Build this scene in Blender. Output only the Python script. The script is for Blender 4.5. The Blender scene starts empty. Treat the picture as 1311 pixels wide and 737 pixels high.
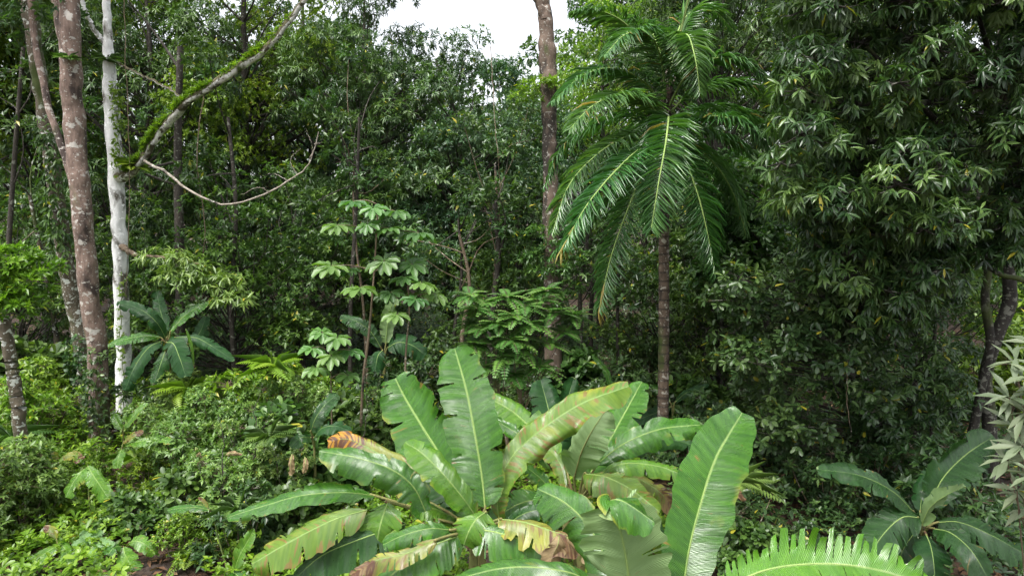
import bpy, math, random
import numpy as np
from mathutils import Vector

C = bpy.context.scene.collection
SC = bpy.context.scene
R = math.radians

# ------------------------------------------------------------------ camera, world, sun, exposure
CAM_Z = 4.6
PITCH = R(6.0)
F = 874.0
cam_d = bpy.data.cameras.new('camera')
cam_d.lens = 24.0; cam_d.sensor_width = 36.0; cam_d.clip_end = 2000.0; cam_d.clip_start = 0.05
cam = bpy.data.objects.new('camera', cam_d); C.objects.link(cam)
cam.location = (0, 0, CAM_Z); cam.rotation_euler = (R(90) - PITCH, 0, 0)
SC.camera = cam
SUN_EL, SUN_ROT = R(66), R(215)
w = bpy.data.worlds.new('World'); SC.world = w; w.use_nodes = True
wn = w.node_tree.nodes; wl = w.node_tree.links
bg = wn['Background']
sky = wn.new('ShaderNodeTexSky'); sky.sky_type = 'NISHITA'; sky.sun_disc = False
sky.sun_elevation = SUN_EL; sky.sun_rotation = SUN_ROT; sky.dust_density = 4.0; sky.air_density = 1.0; sky.ozone_density = 1.0
hs = wn.new('ShaderNodeHueSaturation'); hs.inputs['Saturation'].default_value = 0.22
wl.new(sky.outputs[0], hs.inputs['Color']); wl.new(hs.outputs[0], bg.inputs[0]); bg.inputs[1].default_value = 0.125
sd = bpy.data.lights.new('sun', 'SUN'); sd.energy = 1.4; sd.angle = R(22); sd.color = (1.0, 0.97, 0.92)
sun = bpy.data.objects.new('sun', sd); C.objects.link(sun)
# sun from behind-left of the camera, high
az = R(215)
sdir = Vector((math.sin(az) * math.cos(SUN_EL), math.cos(az) * math.cos(SUN_EL), math.sin(SUN_EL)))
sun.rotation_euler = sdir.to_track_quat('Z', 'Y').to_euler()
SC.view_settings.view_transform = 'Standard'; SC.view_settings.look = 'None'
SC.view_settings.exposure = 1.75; SC.view_settings.gamma = 1.0
SC.cycles.max_bounces = 6; SC.cycles.diffuse_bounces = 3; SC.cycles.glossy_bounces = 2
SC.cycles.transmission_bounces = 3; SC.cycles.transparent_max_bounces = 4
SC.cycles.caustics_reflective = False; SC.cycles.caustics_refractive = False

# ------------------------------------------------------------------ helpers
def PY(px, py, Y):
    u = (px - 655.5) / F; v = (368.5 - py) / F
    dy = math.cos(PITCH) + v * math.sin(PITCH); dz = -math.sin(PITCH) + v * math.cos(PITCH)
    k = Y / dy
    return np.array([u * k, Y, CAM_Z + dz * k])

def terrain(x, y):
    x = np.asarray(x, float); y = np.asarray(y, float)
    return (0.10 * np.sin(x * 0.61 + 1.3) * np.cos(y * 0.47) + 0.05 * np.sin(x * 1.7 + y * 1.1)
            + 0.03 * np.sin(x * 3.1 - y * 2.7) + 0.012 * np.maximum(-x, 0) - 0.02 * np.maximum(np.minimum(x, 12), 0))

def tz(x, y): return float(terrain(x, y))
def nrm(a):
    a = np.asarray(a, float); return a / np.maximum(np.linalg.norm(a, axis=-1, keepdims=True), 1e-9)

def mesh_np(name, V, faces, mat, parent=None, smooth=True, tint=None, uv=None, loc=None):
    """faces: list of (m,k) int arrays; one mesh object"""
    me = bpy.data.meshes.new(name)
    V = np.asarray(V, np.float32).reshape(-1, 3)
    if loc is not None: V = V - np.asarray(loc, np.float32)
    me.vertices.add(len(V)); me.vertices.foreach_set('co', V.ravel())
    faces = [np.asarray(f, np.int32) for f in faces if len(f)]
    nl = sum(f.size for f in faces); nf = sum(len(f) for f in faces)
    me.loops.add(nl); me.polygons.add(nf)
    li = np.concatenate([f.ravel() for f in faces])
    sizes = np.concatenate([np.full(len(f), f.shape[1], np.int32) for f in faces])
    starts = np.concatenate([[0], np.cumsum(sizes)[:-1]]).astype(np.int32)
    me.loops.foreach_set('vertex_index', li); me.polygons.foreach_set('loop_start', starts)
    me.polygons.foreach_set('use_smooth', np.full(nf, smooth))
    if tint is not None:
        at = me.attributes.new('tint', 'FLOAT', 'POINT'); at.data.foreach_set('value', np.asarray(tint, np.float32))
    if uv is not None:
        ul = me.uv_layers.new(name='UVMap'); ul.data.foreach_set('uv', np.asarray(uv, np.float32)[li].ravel())
    me.update(calc_edges=True)
    if mat is not None: me.materials.append(mat)
    o = bpy.data.objects.new(name, me); C.objects.link(o)
    if parent is not None: o.parent = parent
    return o

def thing(name, label, cat, loc, group=None):
    o = bpy.data.objects.new(name, None); C.objects.link(o); o.empty_display_size = 0.1
    o.location = tuple(float(a) for a in loc); o['label'] = label; o['category'] = cat
    if group: o['group'] = group
    return o

def dup(root, loc, rz=0.0, sc=(1, 1, 1), label=None, group=None):
    r = root.copy(); C.objects.link(r); r.location = tuple(float(a) for a in loc); r.rotation_euler = (0, 0, rz); r.scale = sc
    if label: r['label'] = label
    if group: r['group'] = group
    for ch in root.children:
        c = ch.copy(); C.objects.link(c); c.parent = r
        for g in ch.children:
            d = g.copy(); C.objects.link(d); d.parent = c
    return r

def spline(pts, n):
    """Catmull-Rom resample (any dimension)"""
    p = np.asarray(pts, float); m = len(p)
    if m == 2: return p[0] + np.linspace(0, 1, n)[:, None] * (p[1] - p[0])
    q = np.vstack([2 * p[0] - p[1], p, 2 * p[-1] - p[-2]])
    s = np.linspace(0, m - 1 - 1e-6, n); i = s.astype(int); t = (s - i)[:, None]
    a, b, c, d = q[i], q[i + 1], q[i + 2], q[i + 3]
    return 0.5 * (2 * b + (c - a) * t + (2 * a - 5 * b + 4 * c - d) * t * t + (3 * b - 3 * c + d - a) * t ** 3)

def tube_arr(pts, radii, sides=8, rng=None, rough=0.0, base=0):
    P_ = np.asarray(pts, float); n = len(P_); rr = np.broadcast_to(np.asarray(radii, float), (n,))
    T = nrm(np.gradient(P_, axis=0))
    ref = np.array([0, 0, 1.0]) if abs(T[0][2]) < 0.9 else np.array([1.0, 0, 0])
    A = nrm(np.cross(T, ref)); B = np.cross(T, A)
    th = np.linspace(0, 2 * np.pi, sides, endpoint=False)
    rad = rr[:, None] * np.ones(sides)
    if rng is not None and rough:
        ph = rng.uniform(0, 6.28, 4)
        zz = np.arange(n)[:, None]
        rad = rad * (1 + rough * (0.6 * np.sin(th * 2 + zz * .35 + ph[0]) + 0.4 * np.sin(th * 3 - zz * .6 + ph[1]) + rng.uniform(-.5, .5, (n, sides))))
    V = P_[:, None, :] + rad[..., None] * (np.cos(th)[None, :, None] * A[:, None, :] + np.sin(th)[None, :, None] * B[:, None, :])
    i = np.arange(n - 1)[:, None]; j = np.arange(sides)[None, :]; j2 = (j + 1) % sides
    Fq = np.stack([i * sides + j, i * sides + j2, (i + 1) * sides + j2, (i + 1) * sides + j], -1).reshape(-1, 4) + base
    return V.reshape(-1, 3), Fq

class Tubes:
    def __init__(s): s.V = []; s.F = []; s.n = 0
    def add(s, pts, radii, sides=6, rng=None, rough=0.0):
        v, f = tube_arr(pts, radii, sides, rng, rough, s.n); s.V.append(v); s.F.append(f); s.n += len(v)
    def build(s, name, mat, parent=None, loc=None):
        return mesh_np(name, np.vstack(s.V), [np.vstack(s.F)], mat, parent, loc=loc)

# leaf templates : x along, y across (width 1), z normal
def leaf_tpl(kind):
    if kind == 'simple':
        V = [(0, 0, 0), (.4, .5, .06), (.45, 0, -.03), (.4, -.5, .06), (1, 0, -.10)]
        F3 = [(0, 2, 1), (0, 3, 2), (2, 4, 1), (3, 4, 2)]
        return np.array(V, float), np.array(F3), None
    if kind == 'long':      # mango, lanceolate, curved
        V = [(0, 0, 0), (.22, .32, .02), (.25, 0, -.02), (.22, -.32, .02), (.58, .5, -.02), (.6, 0, -.07), (.58, -.5, -.02), (1, 0, -.22)]
        F3 = [(0, 2, 1), (0, 3, 2), (4, 5, 7), (5, 6, 7)]; F4 = [(1, 2, 5, 4), (2, 3, 6, 5)]
        F3 = [(0, 2, 1), (0, 3, 2), (5, 7, 4), (6, 7, 5)]
        return np.array(V, float), np.array(F3), np.array([(2, 5, 4, 1), (3, 6, 5, 2)])
    if kind == 'round':     # obovate broad with rounded end
        V = [(0, 0, 0), (.3, .34, .03), (.3, 0, -.02), (.3, -.34, .03), (.72, .5, .02), (.72, 0, -.05), (.72, -.5, .02), (.95, .26, -.06), (.95, -.26, -.06), (1, 0, -.09)]
        F3 = [(0, 2, 1), (0, 3, 2), (5, 9, 7), (8, 9, 5)]
        F4 = [(2, 5, 4, 1), (3, 6, 5, 2)]
        F3 += [(5, 7, 4), (6, 8, 5)]
        return np.array(V, float), np.array(F3), np.array(F4)

def leaves_np(tpl, pos, d, nn, L, W, curl=1.0):
    TV, T3, T4 = tpl
    pos = np.asarray(pos); N = len(pos); k = len(TV)
    d = nrm(d); nn = nrm(nn - (nn * d).sum(-1, keepdims=True) * d); s = np.cross(nn, d)
    L = np.broadcast_to(L, (N,)); W = np.broadcast_to(W, (N,))
    V = (pos[:, None] + TV[None, :, 0, None] * (L[:, None] * 1.0)[..., None] * d[:, None]
         + TV[None, :, 1, None] * W[:, None, None] * s[:, None]
         + TV[None, :, 2, None] * (L[:, None, None] * curl) * nn[:, None])
    off = (np.arange(N) * k)[:, None, None]
    F3 = (T3[None] + off).reshape(-1, 3)
    F4 = (T4[None] + off).reshape(-1, 4) if T4 is not None else np.zeros((0, 4), int)
    return V.reshape(-1, 3), F3, F4

class LeafBag:
    def __init__(s): s.V = []; s.F3 = []; s.F4 = []; s.T = []; s.n = 0
    def add(s, tpl, pos, d, nn, L, W, tint, curl=1.0):
        v, a, b = leaves_np(tpl, pos, d, nn, L, W, curl)
        s.V.append(v); s.F3.append(a + s.n); s.F4.append(b + s.n)
        s.T.append(np.repeat(np.broadcast_to(tint, (len(pos),)), len(tpl[0]))); s.n += len(v)
    def build(s, name, mat, parent=None, loc=None):
        return mesh_np(name, np.vstack(s.V), [np.vstack(s.F3), np.vstack(s.F4)], mat, parent, smooth=True, tint=np.concatenate(s.T), loc=loc)

TPL = {k: leaf_tpl(k) for k in ('simple', 'long', 'round')}

def whorls(bag, rng, tips, axes, m, L, ratio, kind='simple', droop=.3, spread=.9, tintc=None, up=.6, jit=.25, curl=1.0):
    """m leaves radiating round each tip's axis"""
    N = len(tips); axes = nrm(axes)
    ref = nrm(rng.normal(size=(N, 3))); a = nrm(np.cross(axes, ref)); b = np.cross(axes, a)
    ph = np.arange(m) / m * 2 * np.pi
    ph = ph[None] + rng.uniform(-.35, .35, (N, m))
    rad = np.cos(ph)[..., None] * a[:, None] + np.sin(ph)[..., None] * b[:, None]
    sp = rng.uniform(spread * .6, spread * 1.25, (N, m))[..., None]
    d = rad * np.sin(sp) + axes[:, None] * np.cos(sp) + rng.normal(0, jit * .5, (N, m, 3))
    d[..., 2] -= droop * rng.uniform(.5, 1.5, (N, m))
    nn = axes[:, None] * .5 + np.array([0, 0, up])[None, None] + rng.normal(0, jit, (N, m, 3))
    Ls = L * rng.uniform(.65, 1.2, (N, m))
    if tintc is None: tintc = rng.uniform(.1, .8, N)
    tt = np.clip(tintc[:, None] + rng.normal(0, .12, (N, m)), 0, 1)
    yl = rng.random((N, m)) < .010; tt = np.where(yl, 1.0, tt * .93)
    p = np.repeat(tips[:, None], m, 1) + axes[:, None] * rng.uniform(-.25, .1, (N, m))[..., None] * L
    bag.add(TPL[kind], p.reshape(-1, 3), d.reshape(-1, 3), nn.reshape(-1, 3), Ls.ravel(), (Ls * ratio).ravel(), tt.ravel(), curl)

def clump_tips(rng, c, r, n, flat=.75, low=-.35):
    d = rng.normal(size=(n * 2, 3)); d = nrm(d); d = d[d[:, 2] > low][:n]
    rr = r * (1 - .45 * rng.random(len(d)) ** 2)
    p = np.array(c) + d * rr[:, None] * np.array([1, 1, flat])
    return p, d

def blob_clumps(rng, blobs, k=1.0, rc=(.35, .75)):
    out = []
    for (c, Rr) in blobs:
        Rr = np.array(Rr, float); area = (Rr[0] * Rr[1] + Rr[0] * Rr[2] + Rr[1] * Rr[2]) * 4.2
        n = max(3, int(area * k))
        d = nrm(rng.normal(size=(n, 3)))
        f = np.where(rng.random(n) < .78, rng.uniform(.8, 1.08, n), rng.uniform(.3, .8, n))
        for q, ff in zip(d, f):
            out.append((*(np.array(c) + q * Rr * ff), rng.uniform(*rc)))
    return out

# ------------------------------------------------------------------ materials
def new_mat(name):
    m = bpy.data.materials.new(name); m.use_nodes = True
    nt = m.node_tree; return m, nt.nodes, nt.links, nt.nodes['Principled BSDF'], nt.nodes['Material Output']

def ramp(n, stops):
    r = n.new('ShaderNodeValToRGB'); e = r.color_ramp.elements
    while len(e) < len(stops): e.new(0.5)
    for el, (p, c) in zip(e, stops): el.position = p; el.color = (*c, 1)
    return r

def leaf_mat(name, dark, mid, light, yellow=(.32, .30, .03), rough=.42, trans=.22, spec=.5):
    m, n, l, b, out = new_mat(name)
    at = n.new('ShaderNodeAttribute'); at.attribute_name = 'tint'
    rp = ramp(n, [(0, dark), (.5, mid), (.93, light), (.97, yellow)])
    l.new(at.outputs['Fac'], rp.inputs[0])
    oi = n.new('ShaderNodeObjectInfo')
    hv = n.new('ShaderNodeHueSaturation')
    mp = n.new('ShaderNodeMapRange'); mp.inputs[3].default_value = .485; mp.inputs[4].default_value = .515
    l.new(oi.outputs['Random'], mp.inputs[0]); l.new(mp.outputs[0], hv.inputs['Hue'])
    l.new(rp.outputs[0], hv.inputs['Color'])
    # underside of a leaf is paler and matt
    ge = n.new('ShaderNodeNewGeometry'); mx = n.new('ShaderNodeMix'); mx.data_type = 'RGBA'; mx.blend_type = 'MIX'
    br = n.new('ShaderNodeMix'); br.data_type = 'RGBA'; br.inputs[0].default_value = .35
    l.new(hv.outputs[0], br.inputs[6]); br.inputs[7].default_value = (.13, .17, .09, 1)
    l.new(ge.outputs['Backfacing'], mx.inputs[0]); l.new(hv.outputs[0], mx.inputs[6]); l.new(br.outputs[2], mx.inputs[7])
    l.new(mx.outputs[2], b.inputs['Base Color'])
    ro = n.new('ShaderNodeMapRange'); ro.inputs[3].default_value = rough; ro.inputs[4].default_value = .7
    l.new(ge.outputs['Backfacing'], ro.inputs[0]); l.new(ro.outputs[0], b.inputs['Roughness'])
    b.inputs['Specular IOR Level'].default_value = spec * .8
    tr = n.new('ShaderNodeBsdfTranslucent')
    tc = n.new('ShaderNodeMix'); tc.data_type = 'RGBA'; tc.blend_type = 'MULTIPLY'; tc.inputs[0].default_value = 1
    l.new(hv.outputs[0], tc.inputs[6]); tc.inputs[7].default_value = (1.6, 1.9, .6, 1)
    l.new(tc.outputs[2], tr.inputs[0])
    ms = n.new('ShaderNodeMixShader'); ms.inputs[0].default_value = trans
    l.new(b.outputs[0], ms.inputs[1]); l.new(tr.outputs[0], ms.inputs[2]); l.new(ms.outputs[0], out.inputs[0])
    return m

M = {}
M['leaf_dark'] = leaf_mat('leaf_dark_green', (.016, .040, .013), (.045, .092, .026), (.10, .17, .042), rough=.35)
M['leaf_mid'] = leaf_mat('leaf_mid_green', (.024, .056, .014), (.056, .116, .024), (.115, .20, .036), rough=.36, trans=.28)
M['leaf_blue'] = leaf_mat('leaf_blue_green', (.020, .052, .024), (.052, .110, .046), (.10, .175, .068), rough=.34)
M['leaf_bright'] = leaf_mat('leaf_bright_green', (.056, .115, .008), (.120, .208, .014), (.21, .305, .028), rough=.38, trans=.3)
M['leaf_grey'] = leaf_mat('leaf_soft_green', (.060, .115, .028), (.12, .205, .045), (.21, .30, .07), rough=.38, trans=.28)
M['leaf_mango'] = leaf_mat('leaf_glossy_dark', (.016, .042, .014), (.048, .105, .030), (.125, .215, .055), rough=.30, trans=.25)
M['leaf_feather'] = leaf_mat('leaf_feather', (.035, .10, .018), (.072, .165, .032), (.13, .24, .045), rough=.40, trans=.3)
M['leaf_umbrella'] = leaf_mat('leaf_umbrella', (.048, .115, .030), (.080, .165, .045), (.13, .24, .06), rough=.40, trans=.3)
M['leaf_silver'] = leaf_mat('leaf_silver', (.07, .10, .05), (.12, .155, .085), (.18, .21, .12), rough=.5, trans=.15)
M['leaf_palm'] = leaf_mat('leaf_palm', (.028, .090, .024), (.058, .150, .038), (.12, .24, .055), yellow=(.28, .22, .06), rough=.28, trans=.22, spec=.7)
M['leaf_dry'] = leaf_mat('leaf_dry', (.07, .035, .018), (.14, .075, .035), (.26, .17, .09), yellow=(.4, .28, .05), rough=.7, trans=.1)

def bark_mat(name, a, b_, spot, spot_amt=.5, scale=6.0, rings=0.0, moss=0.0, dark=(.02, .016, .012), darkamt=.3, topmoss=False):
    m, n, l, b, out = new_mat(name)
    tc = n.new('ShaderNodeTexCoord'); mp = n.new('ShaderNodeMapping'); mp.inputs['Scale'].default_value = (1, 1, .35)
    l.new(tc.outputs['Object'], mp.inputs[0])
    n1 = n.new('ShaderNodeTexNoise'); n1.inputs['Scale'].default_value = scale; n1.inputs['Detail'].default_value = 8; n1.inputs['Roughness'].default_value = .65
    l.new(mp.outputs[0], n1.inputs[0])
    r1 = ramp(n, [(.32, a), (.68, b_)]); l.new(n1.outputs[0], r1.inputs[0])
    cur = r1.outputs[0]
    def layer(scale_, lo, hi, col, zs=1.0, detail=5, seed=0.0, dist=0.0):
        nonlocal cur
        mq = n.new('ShaderNodeMapping'); mq.inputs['Scale'].default_value = (1, 1, zs); mq.inputs['Location'].default_value = (seed, seed * 2, seed * 3)
        l.new(tc.outputs['Object'], mq.inputs[0])
        q = n.new('ShaderNodeTexNoise'); q.inputs['Scale'].default_value = scale_; q.inputs['Detail'].default_value = detail; q.inputs['Distortion'].default_value = dist
        l.new(mq.outputs[0], q.inputs[0])
        rr = ramp(n, [(lo, (0, 0, 0)), (hi, (1, 1, 1))]); l.new(q.outputs[0], rr.inputs[0])
        mx = n.new('ShaderNodeMix'); mx.data_type = 'RGBA'; l.new(rr.outputs[0], mx.inputs[0]); l.new(cur, mx.inputs[6]); mx.inputs[7].default_value = (*col, 1)
        cur = mx.outputs[2]
    if darkamt > 0: layer(3.0, .62 - .15 * darkamt, .68 - .12 * darkamt, dark, .5, 7, 3.1)
    if spot_amt > 0:
        layer(7.0, .66 - .16 * spot_amt, .69 - .16 * spot_amt, spot, 1.4, 6, 7.7, .3)
        layer(22.0, .66 - .08 * spot_amt, .70 - .08 * spot_amt, spot, 1.2, 3, 1.7)
    if moss > 0: layer(2.2, .62 - .2 * moss, .72 - .2 * moss, (.05, .07, .012), .4, 7, 5.3)
    if rings > 0:
        wv = n.new('ShaderNodeTexWave'); wv.wave_type = 'BANDS'; wv.bands_direction = 'Z'; wv.inputs['Scale'].default_value = rings
        wv.inputs['Distortion'].default_value = 2.0; wv.inputs['Detail'].default_value = 3
        l.new(tc.outputs['Object'], wv.inputs[0])
        rr = ramp(n, [(.0, (.25, .25, .25)), (.22, (1, 1, 1))]); l.new(wv.outputs[0], rr.inputs[0])
        mx = n.new('ShaderNodeMix'); mx.data_type = 'RGBA'; mx.blend_type = 'MULTIPLY'; mx.inputs[0].default_value = .8
        l.new(cur, mx.inputs[6]); l.new(rr.outputs[0], mx.inputs[7]); cur = mx.outputs[2]
    if topmoss:
        ge = n.new('ShaderNodeNewGeometry'); sp = n.new('ShaderNodeSeparateXYZ'); l.new(ge.outputs['Normal'], sp.inputs[0])
        ad = n.new('ShaderNodeMath'); ad.operation = 'ADD'; l.new(sp.outputs[2], ad.inputs[0]); l.new(n1.outputs[0], ad.inputs[1])
        rr = ramp(n, [(.30, (0, 0, 0)), (.52, (1, 1, 1))]); l.new(ad.outputs[0], rr.inputs[0])
        mx = n.new('ShaderNodeMix'); mx.data_type = 'RGBA'; l.new(rr.outputs[0], mx.inputs[0]); l.new(cur, mx.inputs[6]); mx.inputs[7].default_value = (.07, .06, .025, 1); cur = mx.outputs[2]
    l.new(cur, b.inputs['Base Color']); b.inputs['Roughness'].default_value = .85
    bp = n.new('ShaderNodeBump'); bp.inputs['Strength'].default_value = .9; bp.inputs['Distance'].default_value = .03
    l.new(n1.outputs[0], bp.inputs['Height']); l.new(bp.outputs[0], b.inputs['Normal'])
    return m
M['bark_dark'] = bark_mat('bark_dark', (.018, .015, .011), (.050, .040, .030), (.15, .15, .12), .28, 8)
M['bark_black'] = bark_mat('bark_black', (.014, .012, .009), (.042, .036, .028), (.16, .16, .13), .45, 9, 0, .2)
M['bark_white'] = bark_mat('bark_white', (.50, .50, .48), (.84, .84, .82), (.88, .88, .87), .35, 9, 0, 0, (.10, .09, .07), .62)
M['bark_pink'] = bark_mat('bark_pink', (.095, .062, .048), (.25, .175, .14), (.40, .37, .33), .42, 16, 0, .14, (.045, .03, .024), .78)
M['bark_lichen'] = bark_mat('bark_lichen', (.06, .048, .030), (.15, .12, .085), (.55, .56, .51), .55, 12, 0, .3)
M['bark_brown'] = bark_mat('bark_brown', (.06, .042, .030), (.17, .12, .09), (.34, .32, .28), .22, 8, 0, .1, (.03, .022, .016), .75)
M['bark_palm'] = bark_mat('bark_palm', (.06, .04, .028), (.20, .14, .10), (.42, .38, .32), .42, 9, 1.9, .1, (.03, .02, .015), .6)
M['bark_bough'] = bark_mat('bark_bough', (.40, .38, .33), (.84, .84, .82), (.07, .06, .035), .55, 9, 0, .2, (.06, .05, .03), .9, topmoss=True)
M['bark_moss'] = bark_mat('bark_moss', (.055, .055, .02), (.11, .10, .04), (.16, .17, .05), .5, 9, 0, .9)
M['stem_green'] = bark_mat('stem_green', (.10, .15, .03), (.17, .21, .06), (.3, .25, .1), .15, 10, 0, 0, (.09, .06, .03), .3)
M['stem_brown'] = bark_mat('stem_brown', (.10, .07, .045), (.19, .14, .09), (.33, .31, .25), .3, 12)
M['dead_wood'] = bark_mat('dead_wood', (.16, .13, .10), (.34, .30, .25), (.5, .48, .42), .3, 12)

def banana_mat(name, c1, c2, rib=(.20, .32, .09), yellow=0.0, brown=0.0, rough=.34, trans=.22, spec=.85, back=(.17, .26, .09), brown_tip=0.0, tipc=(.24, .16, .07)):
    m, n, l, b, out = new_mat(name)
    uv = n.new('ShaderNodeUVMap'); uv.uv_map = 'UVMap'
    sx = n.new('ShaderNodeSeparateXYZ'); l.new(uv.outputs[0], sx.inputs[0])
    def math_(op, a, b2, c=None):
        q = n.new('ShaderNodeMath'); q.operation = op
        for i, val in enumerate((a, b2, c)):
            if val is None: continue
            if isinstance(val, (int, float)): q.inputs[i].default_value = val
            else: l.new(val, q.inputs[i])
        return q.outputs[0]
    av = math_('ABSOLUTE', sx.outputs[1], None)
    uu = math_('SUBTRACT', sx.outputs[0], math_('MULTIPLY', av, .06))
    cmb = n.new('ShaderNodeCombineXYZ'); l.new(uu, cmb.inputs[0]); l.new(math_('MULTIPLY', sx.outputs[1], .035), cmb.inputs[1])
    oi = n.new('ShaderNodeObjectInfo'); l.new(math_('MULTIPLY', oi.outputs['Random'], 37.0), cmb.inputs[2])
    def noise(sc, det=3, vec=None):
        q = n.new('ShaderNodeTexNoise'); q.inputs['Scale'].default_value = sc; q.inputs['Detail'].default_value = det
        l.new(vec or cmb.outputs[0], q.inputs[0]); return q.outputs[0]
    strip = noise(28, 4)
    rp = ramp(n, [(.33, c1), (.67, c2)]); l.new(strip, rp.inputs[0]); cur = rp.outputs[0]
    c3 = n.new('ShaderNodeCombineXYZ'); l.new(uu, c3.inputs[0]); l.new(math_('MULTIPLY', sx.outputs[1], .25), c3.inputs[1]); l.new(math_('MULTIPLY', oi.outputs['Random'], 21.0), c3.inputs[2])
    def mix(fac, col, src):
        mx = n.new('ShaderNodeMix'); mx.data_type = 'RGBA'
        if isinstance(fac, float): mx.inputs[0].default_value = fac
        else: l.new(fac, mx.inputs[0])
        l.new(src, mx.inputs[6]); mx.inputs[7].default_value = (*col, 1); return mx.outputs[2]
    blot = noise(3.0, 4, c3.outputs[0])
    if yellow > 0:
        ed = math_('MULTIPLY', math_('POWER', av, 5.0), .10)
        y = math_('ADD', blot, ed)
        r2 = ramp(n, [(.66 - .3 * yellow, (0, 0, 0)), (.86 - .25 * yellow, (1, 1, 1))]); l.new(y, r2.inputs[0])
        cur = mix(r2.outputs[0], (.30, .30, .035), cur)
    if brown > 0:
        bs = noise(24, 3); bl2 = noise(5.5, 2, c3.outputs[0])
        y = math_('ADD', math_('MULTIPLY', bs, .74), math_('MULTIPLY', bl2, .26))
        y = math_('ADD', y, math_('MULTIPLY', math_('POWER', av, 4.0), .05))
        r3 = ramp(n, [(.68 - .14 * brown, (0, 0, 0)), (.70 - .14 * brown, (1, 1, 1))]); l.new(y, r3.inputs[0])
        cur = mix(r3.outputs[0], (.20, .145, .035), cur)
    # pale midrib line
    rl = ramp(n, [(.025, (1, 1, 1)), (.055, (0, 0, 0))]); l.new(av, rl.inputs[0]); cur = mix(rl.outputs[0], rib, cur)
    if brown_tip > 0:
        tv = n.new('ShaderNodeAttribute'); tv.attribute_name = 'tint'
        y = math_('ADD', tv.outputs['Fac'], math_('MULTIPLY', math_('SUBTRACT', strip, .5), .5))
        r4 = ramp(n, [(1 - brown_tip, (0, 0, 0)), (1.03 - brown_tip, (1, 1, 1))]); l.new(y, r4.inputs[0])
        r5 = ramp(n, [(.42, tipc), (.55, (.10, .04, .018))]); l.new(strip, r5.inputs[0])
        mx = n.new('ShaderNodeMix'); mx.data_type = 'RGBA'; l.new(r4.outputs[0], mx.inputs[0]); l.new(cur, mx.inputs[6]); l.new(r5.outputs[0], mx.inputs[7]); cur = mx.outputs[2]
    ge = n.new('ShaderNodeNewGeometry'); front = cur
    mb = n.new('ShaderNodeMix'); mb.data_type = 'RGBA'
    half = math_('MULTIPLY', ge.outputs['Backfacing'], .75)
    l.new(half, mb.inputs[0]); l.new(front, mb.inputs[6]); mb.inputs[7].default_value = (*back, 1)
    l.new(mb.outputs[2], b.inputs['Base Color'])
    ro = n.new('ShaderNodeMapRange'); ro.inputs[3].default_value = rough; ro.inputs[4].default_value = .6
    l.new(ge.outputs['Backfacing'], ro.inputs[0])
    wet = noise(7, 4, c3.outputs[0]); rw = math_('ADD', ro.outputs[0], math_('MULTIPLY', math_('SUBTRACT', wet, .5), .35)); l.new(rw, b.inputs['Roughness'])
    b.inputs['Specular IOR Level'].default_value = spec
    bp = n.new('ShaderNodeBump'); bp.inputs['Strength'].default_value = .5; bp.inputs['Distance'].default_value = .011
    wn_ = n.new('ShaderNodeTexWave'); wn_.bands_direction = 'X'; wn_.inputs['Scale'].default_value = 30; wn_.inputs['Distortion'].default_value = 4.0
    l.new(cmb.outputs[0], wn_.inputs[0]); hsum = math_('ADD', wn_.outputs['Fac'], math_('MULTIPLY', strip, 1.6))
    l.new(hsum, bp.inputs['Height']); l.new(bp.outputs[0], b.inputs['Normal'])
    tr = n.new('ShaderNodeBsdfTranslucent'); tcx = n.new('ShaderNodeMix'); tcx.data_type = 'RGBA'; tcx.blend_type = 'MULTIPLY'; tcx.inputs[0].default_value = 1
    l.new(front, tcx.inputs[6]); tcx.inputs[7].default_value = (1.5, 1.6, .6, 1); l.new(tcx.outputs[2], tr.inputs[0])
    ms = n.new('ShaderNodeMixShader'); ms.inputs[0].default_value = trans
    l.new(b.outputs[0], ms.inputs[1]); l.new(tr.outputs[0], ms.inputs[2]); l.new(ms.outputs[0], out.inputs[0])
    return m
M['ban_green'] = banana_mat('banana_green', (.030, .110, .010), (.062, .180, .015), yellow=.03, brown=.10, rough=.27)
M['ban_light'] = banana_mat('banana_light', (.060, .165, .012), (.11, .235, .020), yellow=.06, brown=.2, rough=.30)
M['ban_yellow'] = banana_mat('banana_yellow', (.080, .17, .015), (.145, .24, .028), yellow=.34, brown=.74, rough=.34)
M['ban_old'] = banana_mat('banana_old', (.12, .17, .025), (.22, .25, .05), yellow=.8, brown=.9, brown_tip=.3)
M['ban_tip'] = banana_mat('banana_scorched', (.12, .17, .025), (.22, .25, .05), yellow=.8, brown=.8, brown_tip=.3, tipc=(.45, .22, .015))
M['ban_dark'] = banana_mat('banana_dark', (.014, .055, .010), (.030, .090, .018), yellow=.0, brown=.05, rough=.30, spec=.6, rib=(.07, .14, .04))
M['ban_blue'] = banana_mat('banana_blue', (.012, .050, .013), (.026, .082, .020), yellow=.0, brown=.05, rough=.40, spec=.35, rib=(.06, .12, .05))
M['ban_fresh'] = banana_mat('banana_fresh', (.060, .19, .008), (.10, .26, .016), yellow=.0, brown=.12, rough=.30)
M['ban_dry'] = banana_mat('banana_dry', (.16, .105, .04), (.34, .25, .12), rib=(.3, .2, .1), rough=.7, trans=.1, back=(.28, .19, .10))
M['ban_pale'] = banana_mat('banana_pale', (.11, .23, .07), (.16, .29, .10), yellow=.0, brown=.02, rough=.45)
M['rib'] = bark_mat('leaf_rib', (.17, .27, .07), (.26, .36, .10), (.35, .40, .15), .0, 6, 0, 0, (.2, .2, .05), 0)
M['rib_brown'] = bark_mat('petiole', (.13, .15, .04), (.22, .20, .07), (.10, .05, .025), .3, 6, 0, 0, (.10, .05, .02), .3)

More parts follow.
